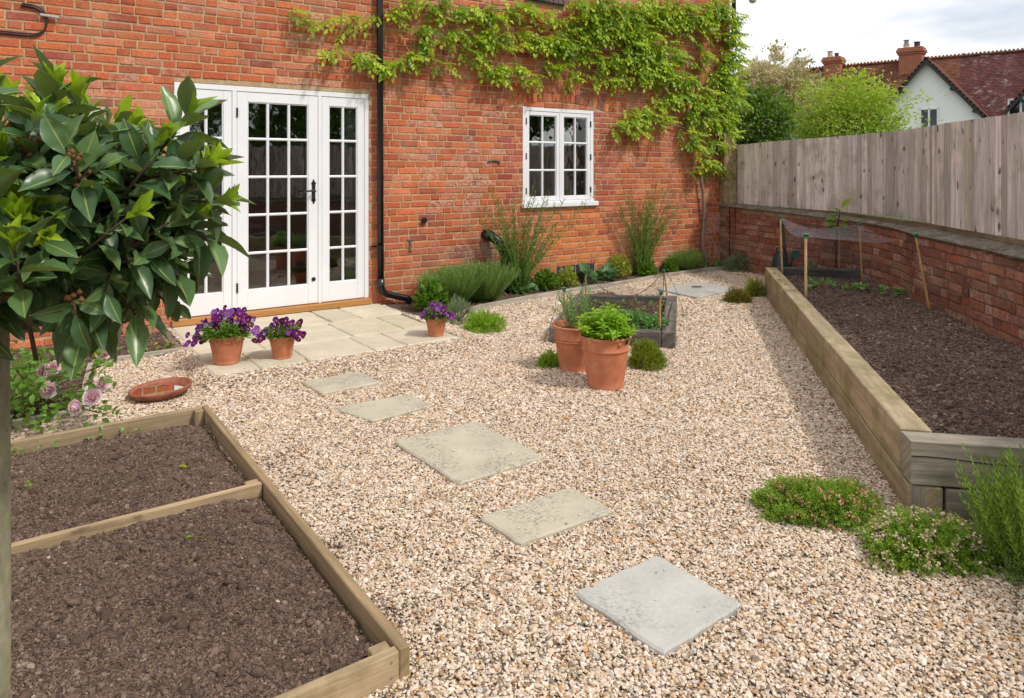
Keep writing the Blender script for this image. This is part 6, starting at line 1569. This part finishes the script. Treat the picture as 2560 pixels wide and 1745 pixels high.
sprigdome('green_heather', 'green tuft tucked against the far end of the oak sleepers', (2.86, 8.38, .0), .13, .22, 380, 'olive', .075, .04, upb=.6)
sprigdome('globe_shrub', 'ball-shaped dwarf shrub in the gravel beside the front herb pot', (1.03, 5.42, -.01),   .14, .215, 1700, 'olive', .045, .04, upb=.45, inner=.6)
sprigdome('low_heather', 'small bright green tuft left of the rear herb pot', (.29, 5.42, .0), .095, .12, 300, 'herb', .06, .04, upb=.7)
sprigdome('bronze_tuft', 'flat bronze tuft in the gravel behind the small raised bed', (1.09, 8.30, .0), .16, .07, 260, 'bronze', .05, .04, upb=.4)
sprigdome('green_tuft', 'small dull green tuft between the small raised bed and the drain cover', (1.55, 8.1, .0), .09, .06, 150, 'olive', .05, .04, upb=.4)
# wispy tall plants
def wispy(label, c, n, h, spread, lean):
    c = np.array(c); t = plant('wispy_plant', label, c, 'plant', 'tall wispy plants against the wall'); sm = MB(); P, X, FP = [], [], []
    for i in range(n):
        a = rng.uniform(0, 6.28); b0 = c+np.array([math.cos(a), math.sin(a), 0])*rng.uniform(0, .10); hh = h*rng.uniform(.45, 1.05); dx = rng.normal(0, spread)+lean
        tip = b0+D*dx*hh+N*abs(rng.normal(0, .10))*hh+UP*hh; mid = (b0+tip)/2-D*dx*.12*hh+UP*.04; pts = [b0*(1-f)**2+mid*2*f*(1-f)+tip*f*f for f in np.linspace(0, 1, 8)]; sm.tube(pts, [.0042-.003*k/7 for k in range(8)], 4)
        for k in range(int(60*hh)):
            f = rng.random()**1.2*.95; j = min(6, int(f*7)); p = pts[j]+(pts[j+1]-pts[j])*(f*7-j); P.append(p); a2 = rng.uniform(0, 6.28); X.append([math.cos(a2)*.6, math.sin(a2)*.6, .8])
        if rng.random() < .6:
            for k in range(5): P.append(tip-UP*.01*k); X.append(rng.normal(0, .35, 3)+[0, 0, 1.])
    sm.build('stems', MAT['mid'], t); foliage('leaves', leaf('wispy_leaf', (.07, .15, .04), (.20, .32, .09), None, .3) if 'wispy_leaf' not in bpy.data.materials else bpy.data.materials['wispy_leaf'], TLN, P, X, None, rng.uniform(.03, .07, len(P)), .009, None, t)
wispy('tall wispy plant with thin stems in front of the casement window and waste pipe', WP(1.78, .24, .03), 70, 1.2, .44, .10)
wispy('tall wispy plant with thin stems right of the casement window', WP(3.95, .13, .03), 60, 1.25, .46, .12)
lv = plant('bulb_shoots', 'short strap-leaved shoots at the foot of the climber trunk', WP(5.25, .18, .03)); P = [WP(random.uniform(5.0, 5.75), random.uniform(.08, .25), .03) for _ in range(46)]
foliage('leaves', MAT['mid'], TBLADE, P, rng.normal(0, .35, (46, 3))+[0, 0, 1.], None, rng.uniform(.08, .17, 46), .022, None, lv)
lg = plant('straggling_grass', 'thin pale straggling leaves along the timber edging under the window', WP(2.4, .35, .03)); P = [WP(s, float(np.interp(s, [e[0] for e in EDGE], [e[1] for e in EDGE]))-random.uniform(.04, .22), .04) for s in rng.uniform(.3, 5.2, 120)]
foliage('leaves', MAT['yellow'], TBLADE, P, rng.normal(0, 1, (120, 3))*[1, 1, .3]+[0, 0, .35], None, rng.uniform(.06, .15, 120), .007, None, lg)
# foreground heathers and lavender
sprigdome('heather', 'foreground heather with pinkish-brown faded flowers, left of its paler neighbour', (1.345, 3.12, -.01), .265, .14, 1700, 'heath', .068, .034, upb=.5, jit=.55, ry=.20, flower=150, fl=.013, inner=.45)
sprigdome('heather', 'foreground heather with cream faded flowers at the corner of the oak sleepers', (1.64, 2.77, -.01), .31, .14, 2100, 'heath', .064, .032, upb=.45, jit=.55, ry=.20, flower=260, fl=.014, fm='heathcream', inner=.45)
fl_ = plant('lavender', 'tall bright green lavender at the right edge in front of the oak bed', (1.86, 2.60, 0), 'shrub'); c = np.array([1.96, 2.62, 0])
dome('lower_leaves', MAT['lav'], TFINE, c, .21, .22, 800, .08, .08, .7, .5, fl_, .3)
TLV = [tpl_sprig(26, .12, .017, 1.3, s, .008) for s in range(4)]
fan('stems', leaf('bright_lavender_leaf', (.07, .16, .02), (.24, .38, .05), None, .3), TLV, c+UP*.01, 230, .40, None, .50, .13, fl_, (-.03, 0, 0))
# seedlings
def seedrow(label, pts, m, L, n=5, zf=None, grp='seedlings in the beds', name='seedling'):
    for i, (x, y) in enumerate(pts):
        z = float(zf(np.array([x]), np.array([y]))[0]); c = np.array([x, y, z]); k = rng.integers(n-2, n+3)
        d = rng.normal(0, 1, (k, 3))*[1, 1, .2]+[0, 0, .55]
        lf = foliage(name, MAT[m], [TL, TLN], c+UP*rng.uniform(.01, .05, (k, 1))+rng.normal(0, .006, (k, 3)), d, None, L*rng.uniform(.6, 1.2, k), L*.55, None, None, tuple(c))
        tag(lf, label, 'seedling', grp)
seedrow('leafy green seedling in the row across the netted far end of the oak bed', [(3.10+.85*i/26+rng.normal(0, .02), 7.55-.02*i+rng.normal(0, .10)) for i in range(27)], 'seed', .055, 9, hzR, 'seedlings in the oak bed')
seedrow('small seedling standing alone in the bare middle of the oak bed', [G(2210, 975, .26)[:2]], 'seed', .04, 6, hzR)
seedrow('tiny green seedling along the back board of the board-edged vegetable bed', [WP(s, BED_T0+rng.uniform(.05, .13))[:2] for s in (-2.55, -2.62, -2.72, -2.78, -2.95, -3.02, -3.1)], 'seed', .026, 5, hzL, 'seedlings along the back board')
seedrow('weed seedling near the bay tree trunk in the board-edged vegetable bed', [G(35, 1125, .05)[:2], G(58, 1115, .05)[:2], G(80, 1222, .05)[:2]], 'herb', .035, 5, hzL, 'weeds near the bay trunk')
seedrow('small seedling in the far rows of the small raised bed under the net', [(.95+.13*i+.03*rng.normal(), 7.15-.03*i+.08*rng.normal()) for i in range(6)]+[(.95+.13*i+.03*rng.normal(), 6.85-.03*i+.06*rng.normal()) for i in range(6)]+[(.9+.13*i, 7.42-.03*i+.05*rng.normal()) for i in range(6)], 'seed', .042, 8, hzC, 'seedlings in the small raised bed')
tl_ = plant('tall_seedling', 'taller grey-green seedling beside the cross sleeper of the oak bed', (3.30, 7.8, .25)); k = 16
foliage('leaves', MAT['cabb'], TL, np.array([3.3, 7.8, .25])+np.stack([rng.normal(0, .03, k), rng.normal(0, .02, k), rng.uniform(.03, .24, k)], 1), rng.normal(0, 1, (k, 3))*[1, 1, .4], None, .075, .05, None, tl_)
ch = plant('low_herb_clump', 'dense low green herb clump spilling over the near corner of the small raised bed', (1.08, 6.33, .09)); c = np.array([1.10, 6.33, .085])
dome('leaves', leaf('oregano_leaf', (.05, .17, .04), (.16, .36, .10), None, .25), TL, c, .24, .15, 1500, .026, .02, .5, .7, ch, .55, ry=.27)
dome('side_shoots', bpy.data.materials['oregano_leaf'], TL, np.array([1.29, 6.25, .12]), .12, .09, 260, .026, .02, .4, .7, ch, .5)
# odds and ends on the soil
od = foliage('fallen_leaf', MAT['yelleaf'], tpl_leaf(3, .2, .1, .8), [G(445, 1168, .06)], [[1, -.2, .05]], [[0, 0, 1.]], .06, .02, None, None, tuple(G(445, 1168, .06))); tag(od, 'pale curled leaf lying on the soil of the back half of the vegetable bed', 'leaf')
od = foliage('fallen_leaf', MAT['herb'], tpl_leaf(3, .2, .1, .8), [G(462, 1347, .06)], [[1, .5, .15]], [[0, 0, 1.]], .032, .018, None, None, tuple(G(462, 1347, .06))); tag(od, 'small green leaf lying on the soil of the front half of the vegetable bed', 'leaf')
